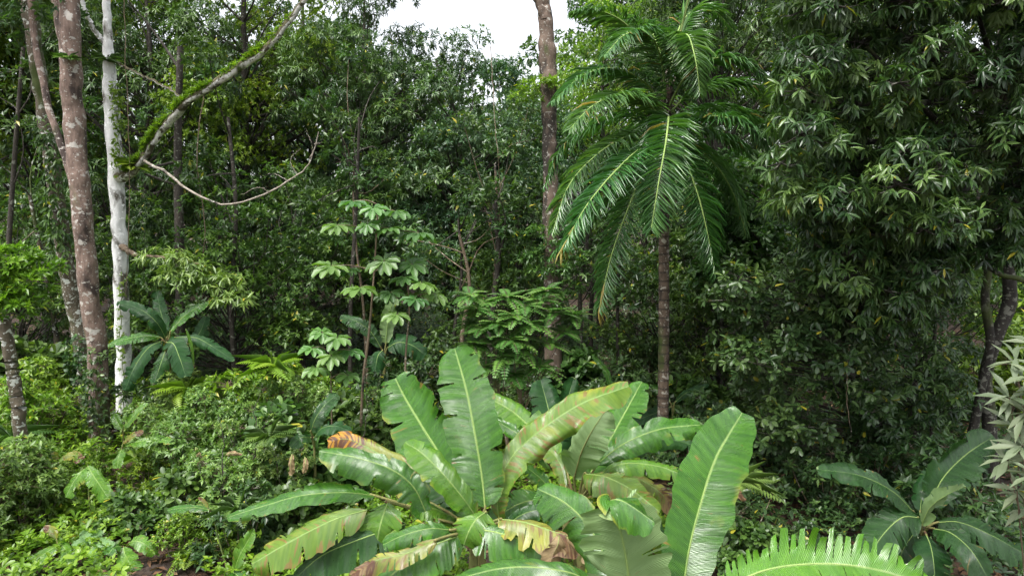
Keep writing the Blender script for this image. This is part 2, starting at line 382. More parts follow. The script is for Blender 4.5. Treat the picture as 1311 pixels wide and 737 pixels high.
def ground_mat():
    m, n, l, b, out = new_mat('forest_floor')
    tc = n.new('ShaderNodeTexCoord')
    a = n.new('ShaderNodeTexNoise'); a.inputs['Scale'].default_value = .9; a.inputs['Detail'].default_value = 8; l.new(tc.outputs['Object'], a.inputs[0])
    r = ramp(n, [(.35, (.016, .010, .007)), (.55, (.045, .026, .015)), (.75, (.075, .045, .027))]); l.new(a.outputs[0], r.inputs[0])
    v = n.new('ShaderNodeTexVoronoi'); v.inputs['Scale'].default_value = 11; l.new(tc.outputs['Object'], v.inputs[0])
    mx = n.new('ShaderNodeMix'); mx.data_type = 'RGBA'; mx.blend_type = 'MULTIPLY'; mx.inputs[0].default_value = .7
    r2 = ramp(n, [(0, (.35, .35, .35)), (1, (1.6, 1.3, 1.0))]); l.new(v.outputs['Color'], r2.inputs[0])
    l.new(r.outputs[0], mx.inputs[6]); l.new(r2.outputs[0], mx.inputs[7]); l.new(mx.outputs[2], b.inputs['Base Color'])
    bp = n.new('ShaderNodeBump'); bp.inputs['Distance'].default_value = .05; l.new(v.outputs['Distance'], bp.inputs['Height']); l.new(bp.outputs[0], b.inputs['Normal'])
    b.inputs['Roughness'].default_value = .8
    return m
M['ground'] = ground_mat()

# ------------------------------------------------------------------ ground
def make_ground():
    xs = np.concatenate([np.linspace(-400, -42, 12), np.linspace(-40, 40, 161), np.linspace(42, 400, 12)])
    ys = np.concatenate([np.linspace(-60, -2, 8), np.linspace(0, 50, 121), np.linspace(52, 600, 16)])
    X, Y = np.meshgrid(xs, ys); Z = terrain(X, Y)
    V = np.stack([X, Y, Z], -1).reshape(-1, 3); nx = len(xs)
    i = np.arange(len(ys) - 1)[:, None]; j = np.arange(nx - 1)[None]
    Fq = np.stack([i * nx + j, i * nx + j + 1, (i + 1) * nx + j + 1, (i + 1) * nx + j], -1).reshape(-1, 4)
    g = mesh_np('ground', V, [Fq], M['ground']); g['kind'] = 'structure'
make_ground()

# ------------------------------------------------------------------ trees
def build_tree(name, label, cat, base, height, blobs, seed, leaf='leaf_mid', bark='bark_dark', L=.16, ratio=.38, m=6, dens=26, ck=.9, rc=(.35, .7),
               trunk_r=.16, trunk_pts=None, kind='simple', droop=.3, spread=1.0, group=None, limbs=True, flat=.75, low=-.35, jit=.25, up=.6):
    """blobs are relative to base.  returns the root Empty; meshes in local coordinates"""
    rng = np.random.default_rng(seed)
    root = thing(name, label, cat, base, group)
    tb = Tubes()
    if trunk_pts is None:
        trunk_pts = [(0, 0, -.2), (rng.uniform(-.2, .2), rng.uniform(-.2, .2), height * .35), (rng.uniform(-.35, .35), rng.uniform(-.3, .3), height * .75), (rng.uniform(-.4, .4), rng.uniform(-.3, .3), height * 1.0)]
    tp = spline(trunk_pts, 18); tr = np.linspace(trunk_r, trunk_r * .16, 18); tr[0] *= 1.35; tr[1] *= 1.12
    tb.add(tp, tr, 9, rng, .06)
    cl = blob_clumps(rng, blobs, ck, rc)
    if limbs:
        zt = tp[:, 2]
        for (x, y, z, r) in cl:
            if rng.random() < .65:
                h = min(max(z - rng.uniform(.6, 2.0), zt[0] + height * .22), zt[-1]); k = int(np.argmin(abs(zt - h))); s = tp[k]
                e = np.array([x, y, z]); mid = s * .45 + e * .55 + rng.normal(0, .18, 3) + np.array([0, 0, -.12])
                q = spline([s, mid, e], 7); r0 = min(tr[k] * .45, .07 * max(.6, np.linalg.norm(e - s) / 3))
                tb.add(q, np.linspace(r0, .008, 7), 5)
    tb.build('trunk', M[bark], root)
    bag = LeafBag()
    for (x, y, z, r) in cl:
        n = max(4, int(dens * r * r * 4))
        tips, d = clump_tips(rng, (x, y, z), r, n, flat, low)
        ct = rng.uniform(.05, .95)
        whorls(bag, rng, tips, d + np.array([0, 0, .35]), m, L, ratio, kind, droop, spread, np.clip(ct + rng.normal(0, .15, len(tips)), .02, .9), jit=jit, up=up)
    bag.build('crown', M[leaf], root)
    return root

def base_at(px, Y, py=430):
    p = PY(px, py, Y); return np.array([p[0], Y, tz(p[0], Y)])

# --- prototypes for the forest behind
def rnd_blobs(seed, R0, h0, h1, n):
    rg = np.random.default_rng(seed); out = [((0, 0, (h0 + h1) / 2), (R0 * .75, R0 * .75, (h1 - h0) / 2))]
    for k in range(n):
        a = k / n * 6.28 + rg.uniform(-.4, .4); z = rg.uniform(h0 + .6, h1 - .6)
        out.append(((math.cos(a) * R0 * .6, math.sin(a) * R0 * .6, z), (R0 * .5, R0 * .5, R0 * .38)))
    return out

PROTO = {}
first_done = {}
def proto(key):
    K = {
     'tall':  dict(name='broadleaf_tree', height=11, blobs=rnd_blobs(1, 3.3, 3.2, 12, 7), seed=11, leaf='leaf_mid', L=.155, dens=24, ck=.66, rc=(.4, .85), m=7, ratio=.36),
     'dark':  dict(name='broadleaf_tree', height=10, blobs=rnd_blobs(2, 3.2, 2.4, 10.5, 7), seed=12, leaf='leaf_dark', L=.18, dens=22, ck=.66, rc=(.4, .8), kind='long', ratio=.2, m=9, droop=.5),
     'blue':  dict(name='broadleaf_tree', height=8.5, blobs=rnd_blobs(3, 3.0, 2.2, 9.0, 7), seed=13, leaf='leaf_blue', L=.14, dens=30, ck=.7, rc=(.4, .8), m=7, ratio=.36),
     'under': dict(name='understorey_tree', height=4.2, blobs=rnd_blobs(4, 1.9, 1.0, 5.0, 6), seed=14, leaf='leaf_mid', L=.13, dens=28, ck=.95, rc=(.25, .6), trunk_r=.07, ratio=.42),
     'fine':  dict(name='broadleaf_tree', height=10.5, blobs=rnd_blobs(7, 3.1, 2.8, 12, 8), seed=17, leaf='leaf_bright', L=.10, dens=36, ck=.62, rc=(.35, .75), m=7, ratio=.45),
     'thin':  dict(name='slender_tree', height=9.5, blobs=rnd_blobs(5, 2.1, 6.0, 11.5, 5), seed=15, leaf='leaf_dark', L=.2, dens=13, ck=.55, rc=(.35, .7), trunk_r=.10),
    }[key]
    return K
def forest_tree(key, px, Y, sc, rz, label, zs=1.0, group='forest trees standing behind the clearing', leaf=None):
    b = base_at(px, Y)
    if key not in PROTO:
        K = dict(proto(key)); nm = K.pop('name')
        t = build_tree(nm, label, 'tree', b, group=group, **K); t.scale = (sc, sc, sc * zs); t.rotation_euler = (0, 0, rz)
        PROTO[key] = t
    else:
        t = dup(PROTO[key], b, rz, (sc, sc, sc * zs), label, group)
    if leaf:
        for ch in t.children:
            if ch.name.startswith('crown'):
                ch.data = ch.data.copy(); ch.data.materials[0] = M[leaf]
    return t

FT = [  # key, px, Y, scale, rot, zscale, label
 ('tall', -60, 19, 1.15, 0.3, 1.1, 'leafy tree at the left edge beyond the leaning lichen-spotted trunk'),
 ('fine', 60, 22, 1.2, 1.4, 1.15, 'bright-leaved tree seen between the leaning trunk and the left edge'),
 ('dark', 200, 20, 1.0, 2.2, 1.15, 'dark tree rising directly right of the white trunk'),
 ('fine', 330, 22, 1.15, 3.5, 1.2, 'mid-green tree filling the space under the mossy bough'),
 ('dark', 478, 21.5, .98, .6, 1.12, 'big dark round-crowned tree left of the patch of sky'),
 ('blue', 580, 20.5, 1.0, 1.0, 1.06, 'blue-green tree whose top forms the lower rim of the sky patch'),
 ('blue', 650, 24, 1.0, 4.0, 1.08, 'blue-green tree behind the tall brown trunk'),
 ('fine', 770, 25, 1.0, 5.0, 1.05, 'mid-green tree between the tall brown trunk and the palm'),
 ('dark', 900, 19, 1.0, 2.6, 1.2, 'dark tree filling the space behind the palm crown'),
 ('dark', 1010, 22, 1.1, 1.9, 1.2, 'dark tree between the palm and the big glossy tree'),
 ('thin', 1240, 24, 1.2, .2, 1.0, 'thin dark tree in the gap at the right edge'),
 ('blue', 400, 28, 1.3, 5.6, 1.25, 'far tree high over the umbrella-leaved sapling'),
 ('tall', 150, 31, 1.5, .9, 1.25, 'far tall tree seen between the pink and white trunks'),
 ('tall', 820, 33, 1.35, 2.9, 1.2, 'far tall tree rising above the palm crown'),
 ('dark', 1100, 31, 1.5, 3.9, 1.2, 'far dark tree over the glossy-leaved tree'),
 ('tall', 1330, 30, 1.3, 4.4, 1.2, 'sunlit far tree seen past the right edge trunks'),
 ('tall', -150, 30, 1.5, 2.0, 1.2, 'far tree at the extreme left edge'),
]
for key, px, Y, sc, rz, zs, lab in FT: forest_tree(key, px, Y, sc, rz, lab, zs)
UT = [
 (20, 16.5, .95, .5, 'understorey tree beside the foot of the leaning lichen-spotted trunk'),
 (195, 17, .95, 1.5, 'understorey tree above the banana plant behind the white trunk'),
 (300, 16.5, 1.1, 2.5, 'understorey tree below the low side branch of the white trunk'),
 (390, 18.0, 1.1, 3.3, 'understorey tree left of the umbrella-leaved sapling'),
 (475, 20.0, 1.1, 4.1, 'understorey tree behind the umbrella-leaved sapling'),
 (655, 17.5, 1.05, .1, 'understorey tree behind the feathery shrub'),
 (850, 17, 1.0, 2.1, 'understorey tree directly behind the palm trunk'),
 (930, 15.5, 1.0, 3.1, 'understorey tree right of the palm trunk'),
 (1180, 17, 1.1, 4.3, 'understorey tree in shade under the big glossy tree'),
 (1290, 21, 1.1, 4.9, 'understorey tree seen through the gap at the right edge'),
]
for px, Y, sc, rz, lab in UT: forest_tree('under', px, Y, sc, rz, lab, group='understorey trees')

# distant woods closing the view
def distant_woods():
    rng = np.random.default_rng(77); bag = LeafBag()
    for row, (Y, hmax) in enumerate([(40, 9), (47, 12), (56, 15)]):
        for x in np.arange(-70, 71, 2.2):
            px = 655 + x / Y * F
            H = hmax * rng.uniform(.85, 1.15) + 3
            if 470 < px < 730: H = CAM_Z + Y * (.185 + .06 * abs(px - 610) / 130) * rng.uniform(.85, 1.0)
            for z in np.arange(.8, H, 1.5):
                c = (x + rng.normal(0, .7), Y + rng.normal(0, 1.5), z + rng.normal(0, .4))
                tips, d = clump_tips(rng, c, rng.uniform(1.0, 1.9), 30, .8, -.6)
                whorls(bag, rng, tips, d + np.array([0, 0, .3]), 5, .42, .5, 'simple', .25, 1.0, np.clip(rng.uniform(.1, .8) + rng.normal(0, .1, len(tips)), 0, .9))
    o = bag.build('distant_woods', M['leaf_mid']); o['kind'] = 'stuff'; o['label'] = 'mass of far forest foliage closing the view behind the trees'; o['category'] = 'forest'
distant_woods()

# --- bare slender trunks in the dark interior
def slim_trunk(px, Y, py_top, r, label, lean=0.0, bark='bark_dark', seed=0):
    rng = np.random.default_rng(seed); b = base_at(px, Y); top = PY(px + lean, py_top, Y)
    h = top - b
    t = thing('slender_tree', label, 'tree', b, 'slender trunks standing in the shade')
    tb = Tubes(); pts = [np.array([0, 0, -.2]), h * .35 + rng.normal(0, .08, 3), h * .7 + rng.normal(0, .1, 3), h]
    tp = spline(pts, 16); tb.add(tp, np.linspace(r, r * .55, 16), 8, rng, .07)
    bag = LeafBag()
    for k in range(6):
        s = tp[rng.integers(9, 16)]; e = s + rng.normal(0, .7, 3) + np.array([0, 0, .5])
        tb.add(spline([s, (s + e) / 2 + rng.normal(0, .1, 3), e], 6), np.linspace(r * .3, .008, 6), 5)
        tips, d = clump_tips(rng, e, .45, 22); whorls(bag, rng, tips, d + np.array([0, 0, .3]), 6, .17, .36)
    tb.build('trunk', M[bark], t); bag.build('crown', M['leaf_dark'], t)
    return t
ST = [(225, 15.6, 60, .13, 'dark ridged trunk between the white trunk and the mossy bough tip', 6, 'bark_dark'),
      (300, 16.0, 150, .07, 'thin dark trunk under the middle of the mossy bough', -8, 'bark_dark'),
      (446, 16.5, 150, .06, 'thin leaning trunk right of the dead sagging branch', 14, 'bark_dark'),
      (470, 17, 190, .04, 'thin pale stem above the tall umbrella sapling', -16, 'stem_brown'),
      (598, 15.5, 300, .06, 'thin pale stem in the dark gap above the tallest banana leaf', -10, 'stem_brown'),
      (618, 16.5, 210, .05, 'slender dark stem crossing the middle of the blue-green trees', 16, 'stem_brown'),
      (630, 15.6, 260, .09, 'dark trunk left of the feathery shrub', 4, 'bark_dark'),
      (575, 16, 280, .05, 'thin dark trunk right of the shorter umbrella sapling', 12, 'bark_dark'),
      (745, 15.6, 300, .06, 'thin trunk midway between the tall brown trunk and the palm trunk', 8, 'bark_dark'),
      (765, 16.4, 290, .07, 'slightly bent dark trunk left of the palm trunk', -10, 'bark_dark'),
      (795, 15.8, 290, .05, 'thin dark trunk close beside the palm trunk on its left', 4, 'bark_dark'),
      (905, 15.5, 300, .07, 'dark trunk just right of the palm trunk', 10, 'bark_dark'),
      (5, 15.0, 60, .07, 'dark twisting trunk at the top left edge', 25, 'bark_dark'),
      (68, 16, 250, .07, 'dark leaning trunk left of the leaning lichen-spotted tree', -30, 'bark_lichen'),
      (1205, 12.2, 240, .045, 'thin dark stem left of the thick dark trunk near the right edge', 0, 'bark_dark')]
for i, (px, Y, pt, r, lab, ln, bk) in enumerate(ST): slim_trunk(px, Y, pt, r, lab, ln, bk, 50 + i)

# --- named trunks
def path3(pts): return [PY(*p) for p in pts]
def canopy_bag(rng, centres, r, n, L=.16, m=6, ratio=.4, kind='simple', droop=.3):
    bag = LeafBag()
    for c in centres:
        tips, d = clump_tips(rng, c, r * rng.uniform(.7, 1.2), n); whorls(bag, rng, tips, d + np.array([0, 0, .3]), m, L, ratio, kind, droop)
    return bag

def named_tree(label, pts, radii, bark, limbs=(), crown=(), leaf='leaf_mid', seed=0, sides=14, L=.16, rough=.05, name='tree', nleaf=40, rcl=.6, limbmat=None):
    rng = np.random.default_rng(seed); W = np.array(path3(pts)); b = W[0].copy(); b[2] = tz(b[0], b[1]); W[0, 2] = b[2] - .2
    t = thing(name, label, 'tree', b)
    n = 60; tp = spline(W, n) + rng.normal(0, .008, (n, 3)); rr = spline(np.array(radii)[:, None], n)[:, 0]
    tb = Tubes(); tp = spline(tp, 160); rr = spline(rr[:, None], 160)[:, 0] * (1 + .03 * np.sin(np.arange(160) * .5 + seed)); tb.add(tp, rr, 20, rng, rough)
    for lp, lr in (limbs if not limbmat else ()):
        q = spline(path3(lp), 24); tb.add(q + rng.normal(0, .006, q.shape), np.linspace(lr[0], lr[1], 24), 9, rng, rough)
    if limbmat:
        for (lp, lr), (nm, lm) in zip(limbs, limbmat):
            q = spline(path3(lp), 40); t2 = Tubes(); t2.add(q + rng.normal(0, .010, q.shape), np.linspace(lr[0], lr[1], 40) * (1 + .12 * np.sin(np.arange(40) * .9) * rng.random(40)), 12, rng, .18); t2.build(nm, M[lm], t, loc=b)
    tb.build('trunk', M[bark], t, loc=b)
    if crown:
        bag = canopy_bag(rng, [PY(*c) for c in crown], rcl, nleaf, L)
        bag.build('crown', M[leaf], t, loc=b)
    return t, b, tp
rng0 = np.random.default_rng(5)
# leaning lichen trunk
t_lean, b_lean, p_lean = named_tree('leaning trunk blotched with white lichen, behind and left of the pink trunk',
    [(112, 505, 14.5), (104, 440, 14.5), (88, 360, 14.3), (72, 250, 14.0), (55, 130, 13.8), (40, 30, 13.6), (28, -60, 13.5), (20, -160, 13.5)],
    [.17, .155, .15, .145, .135, .13, .12, .09], 'bark_lichen', seed=21,
    crown=[(20, -140, 13.5), (-60, -90, 13), (90, -160, 13), (-30, 10, 12.8), (20, -30, 12.5), (60, 10, 12.6), (-10, 50, 13)], leaf='leaf_dark')
t_pink, b_pink, p_pink = named_tree('thick pinkish-brown trunk forking near the top left, tallest of the left group',
    [(128, 590, 12.8), (127, 540, 12.8), (124, 450, 12.8), (112, 350, 12.7), (103, 250, 12.6), (94, 150, 12.6), (90, 60, 12.5), (88, -60, 12.5), (84, -200, 12.5)],
    [.24, .185, .175, .17, .17, .175, .17, .15, .12], 'bark_pink', seed=22,
    limbs=[([(102, 262, 12.65), (85, 205, 12.7), (66, 150, 12.8), (52, 90, 12.9), (42, 30, 13.0), (38, -60, 13.1)], (.065, .055)),
           ([(92, 100, 12.55), (84, 60, 12.6), (76, 10, 12.7), (66, -80, 12.8)], (.12, .10))],
    crown=[(84, -200, 12.5), (150, -170, 12.2), (30, -180, 12.5), (200, -120, 13)], leaf='leaf_mid')
t_white, b_white, p_white = named_tree('smooth white-barked trunk carrying the mossy curved bough',
    [(160, 570, 13.8), (159, 500, 13.8), (156, 400, 13.7), (153, 300, 13.6), (147, 200, 13.6), (141, 110, 13.6), (137, 30, 13.6), (138, -60, 13.6), (142, -200, 13.6)],
    [.19, .15, .138, .135, .14, .125, .075, .07, .06], 'bark_white', seed=23,
    limbs=[([(150, 228, 13.55), (166, 222, 13.4), (182, 204, 13.2), (205, 168, 13.0), (238, 132, 12.8), (290, 98, 12.6), (340, 62, 12.4), (372, 25, 12.3), (398, -10, 12.2), (425, -70, 12.1)], (.09, .045)),
           ([(156, 316, 13.5), (166, 322, 13.35), (178, 328, 13.2), (215, 330, 13.0), (262, 340, 12.9)], (.06, .012)),
           ([(148, 78, 13.5), (172, 92, 13.3), (205, 108, 13.2), (238, 128, 13.0)], (.022, .02)),
           ([(139, 60, 13.6), (122, 40, 13.5), (108, 10, 13.4), (96, -40, 13.4)], (.05, .03))],
    limbmat=[('bough', 'bark_bough'), ('branch', 'stem_brown'), ('branch', 'bark_bough'), ('branch', 'bark_white')],
    crown=[(425, -90, 12), (470, -140, 12), (142, -200, 13.6), (230, -150, 13), (60, -120, 13.4)], leaf='leaf_mid')
# dead hanging branch below the bough
def twig(name, label, cat, paths, mat, group=None, parent=None, seed=1, r=.02):
    rng = np.random.default_rng(seed); tb = Tubes()
    for pts, (a, b_) in paths:
        q = spline(path3(pts), 30); q = q + rng.normal(0, .008, q.shape); tb.add(q, np.linspace(a, b_, 30), 6, rng, .1)
    return tb.build(name, M[mat], parent)
dead = twig('dead_branch', '', '', [([(184, 206, 13.1), (215, 222, 13.0), (240, 243, 12.9), (290, 262, 12.8), (345, 246, 12.7), (380, 224, 12.7), (398, 205, 12.7), (408, 168, 12.7)], (.028, .009)),
     ([(345, 246, 12.7), (330, 240, 12.6), (308, 250, 12.6)], (.008, .003)), ([(395, 208, 12.7), (400, 190, 12.7), (392, 165, 12.7)], (.007, .003)), ([(402, 185, 12.7), (412, 182, 12.7)], (.005, .003)),
     ([(380, 224, 12.7), (372, 205, 12.7), (385, 190, 12.7)], (.006, .003)), ([(370, 232, 12.7), (350, 222, 12.7), (336, 226, 12.7)], (.006, .003))], 'dead_wood', seed=3)
dead['label'] = 'thin dead grey branch hanging in a long sag below the mossy bough'; dead['category'] = 'branch'
# low leafy side branch of the white tree : foliage part
def sprig_part(parent, b, centres, mat, seed, L=.16, n=26, r=.4, kind='simple', m=6, ratio=.35, droop=.4, name='foliage', low=-.35):
    rng = np.random.default_rng(seed); bag = LeafBag()
    for c in centres:
        tips, d = clump_tips(rng, PY(*c), r, n, .55, low); whorls(bag, rng, tips, d + np.array([0, 0, .5]), m, L, ratio, kind, droop)
    return bag.build(name, M[mat], parent, loc=b)
sprig_part(t_white, b_white, [(205, 330, 13), (235, 335, 12.8), (262, 348, 12.8), (285, 362, 12.7), (250, 365, 12.7), (300, 385, 12.6), (225, 350, 12.9)], 'leaf_grey', 31, L=.17, kind='long', ratio=.22, m=8, r=.38, droop=.7)

# moss and ferns on top of the bough
def bough_moss():
    rng = np.random.default_rng(44); bag = LeafBag()
    q = spline(path3([(166, 222, 13.4), (182, 204, 13.2), (205, 168, 13.0), (238, 132, 12.8), (290, 98, 12.6), (340, 62, 12.4), (372, 25, 12.3)]), 200)
    s = np.linspace(0, 1, 200)
    tips = []; ax = []
    for i in range(0, 200):
        k = int((22 * (1 - s[i]) ** .8 + 2) * max(0, .5 + .75 * math.sin(i * .21) * math.sin(i * .083 + 1) + .3 * math.sin(i * .9)))
        for _ in range(k):
            o = rng.normal(0, .03, 3); tips.append(q[i] + np.array([-.02, -.03, .06]) * (1.3 - .6 * s[i]) + o); ax.append(np.array([-.3, -.2, 1.0]) + rng.normal(0, .35, 3))
    whorls(bag, rng, np.array(tips), np.array(ax), 3, .11, .2, 'simple', .3, .8, rng.uniform(.0, .95, len(tips)))
    bag.build('moss', M['leaf_bright'], t_white, loc=b_white)
bough_moss()
def fern(label, c, n, L, mat, seed, group=None, cat='fern', name='fern', up=.6, spread=1.0, droop=.5, hang=None):
    """rosette of pinnate fronds"""
    rng = np.random.default_rng(seed); c = np.array(c); t = thing(name, label, cat, c, group)
    bag = LeafBag()
    for k in range(n):
        a = k / n * 6.28 + rng.uniform(-.3, .3); el = rng.uniform(up * .4, up * 1.5)
        d = np.array([math.cos(a) * math.cos(el), math.sin(a) * math.cos(el), math.sin(el)]); l_ = L * rng.uniform(.7, 1.15)
        s = np.linspace(0, 1, 15)[1:]; p = d[None] * (s * l_)[:, None]; p[:, 2] -= droop * l_ * s ** 2
        T = nrm(np.gradient(p, axis=0)); S = nrm(np.cross(T, np.array([0, 0, 1.0]))); N = np.cross(S, T)
        for sg in (-1, 1):
            bag.add(TPL['simple'], p, S * sg + T * .35 - np.array([0, 0, .15]), N, l_ * .28 * np.sin(np.pi * (.12 + .85 * s)) + .01, l_ * .065, rng.uniform(.2, .9), .6)
        bag.add(TPL['simple'], np.zeros((1, 3)) , T[:1], N[:1], l_, l_ * .03, .3, droop * 5)
    bag.build('frond', M[mat], t)
    return t
fern('bright green fern tuft growing where the mossy bough leaves the white trunk', PY(168, 214, 13.3), 16, .42, 'leaf_bright', 61, 'ferns perched on trunks')
fern('fern tuft clinging high on the white trunk', PY(137, 78, 13.4), 12, .35, 'leaf_mid', 62, 'ferns perched on trunks')
fern('fern tuft hanging on the pink trunk below its fork', PY(88, 76, 12.3), 10, .30, 'leaf_mid', 63, 'ferns perched on trunks')
# creepers on trunks
def creeper(label, path, n, r, mat, seed, L=.09, m=4, ratio=.6, side=None, droop=.5, cat='creeper'):
    rng = np.random.default_rng(seed); q = spline(path3(path), 120); b = q[0].copy()
    t = thing('creeper', label, cat, b, 'creepers climbing trunks')
    tb = Tubes(); wob = np.stack([.02 * np.sin(np.arange(120) * .25), .02 * np.cos(np.arange(120) * .25), 0 * np.arange(120)], -1)
    tb.add(q + wob, .008, 5); tb.build('stem', M['stem_green'], t, loc=b)
    i = rng.integers(0, 120, n); d = nrm(rng.normal(size=(n, 3))); d[:, 1] = -abs(d[:, 1])
    tips = q[i] + d * np.array([r, r, r]) * rng.uniform(.6, 1.2, (n, 1)); bag = LeafBag()
    whorls(bag, rng, tips, d, m, L, ratio, 'simple', droop, 1.1); bag.build('foliage', M[mat], t, loc=b)
creeper('leafy creeper hanging down the middle of the leaning lichen-spotted trunk', [(84, 330, 14.0), (76, 270, 13.8), (68, 210, 13.6), (60, 160, 13.5)], 170, .26, 'leaf_mid', 71, L=.16, ratio=.35, droop=1.0)
creeper('thin creeper with small leaves on the lower white trunk', [(160, 545, 13.6), (158, 470, 13.5), (154, 410, 13.45), (160, 350, 13.4)], 70, .08, 'leaf_bright', 72, L=.07)
creeper('dark creeper wrapping the foot of the pink trunk', [(126, 560, 12.6), (122, 500, 12.6), (128, 455, 12.6)], 120, .24, 'leaf_dark', 73, L=.10)
creeper('yellow-green creeper along the right side of the white trunk', [(152, 225, 13.4), (152, 160, 13.4), (149, 110, 13.4)], 80, .12, 'leaf_bright', 74, L=.09)
creeper('creeper covering the foot of the leaning lichen-spotted trunk', [(108, 520, 14.2), (106, 480, 14.2), (102, 440, 14.2)], 110, .26, 'leaf_dark', 75, L=.12)

# tall brown trunk in the middle
t_brown, b_brown, p_brown = named_tree('tall brown trunk with a broken hollow top, standing left of the palm',
    [(708, 490, 15.2), (708, 420, 15.2), (706, 320, 15.2), (705, 230, 15.2), (703, 150, 15.2), (701, 85, 15.2), (698, 20, 15.2), (690, -30, 15.2), (670, -90, 15.2)],
    [.23, .185, .18, .165, .16, .19, .15, .12, .10], 'bark_brown', seed=24,
    limbs=[([(697, 25, 15.1), (690, 5, 15.1), (678, -15, 15.1), (655, -60, 15.1)], (.09, .07))],
    crown=[(690, -180, 15.2), (730, -200, 15.2), (640, -190, 15.2)], leaf='leaf_dark')
sprig_part(t_brown, b_brown, [(685, 110, 14.9), (705, 112, 14.8), (725, 108, 14.9), (672, 125, 15.0), (735, 95, 15.1)], 'leaf_bright', 33, L=.12, n=34, r=.38)

sprig_part(t_brown, b_brown, [(690, 300, 14.9), (712, 318, 14.8), (722, 345, 14.8), (695, 350, 14.9), (705, 385, 14.8), (730, 370, 14.9), (684, 330, 15), (740, 330, 15)], 'leaf_mid', 35, L=.12, n=36, r=.36)
# bottom-left lichen trunk
t_bl, b_bl, p_bl = named_tree('blotchy white-lichened trunk at the left edge, nearest of all the trunks',
    [(42, 672, 10.2), (38, 640, 10.2), (31, 580, 10.2), (22, 520, 10.1), (14, 460, 10.1), (4, 400, 10.1), (-10, 330, 10), (-30, 240, 10)],
    [.14, .105, .095, .09, .088, .085, .08, .06], 'bark_lichen', seed=25)
def bl_foliage():
    sprig_part(t_bl, b_bl, [(10, 350, 9.6), (35, 365, 9.6), (-10, 380, 9.6), (22, 385, 9.5), (45, 345, 9.7), (-20, 330, 9.5), (5, 400, 9.7), (18, 332, 9.6), (-40, 300, 9.8), (-60, 350, 9.6)], 'leaf_bright', 34, L=.13, n=42, r=.34, m=7, ratio=.34, name='crown', droop=.05)
bl_foliage()

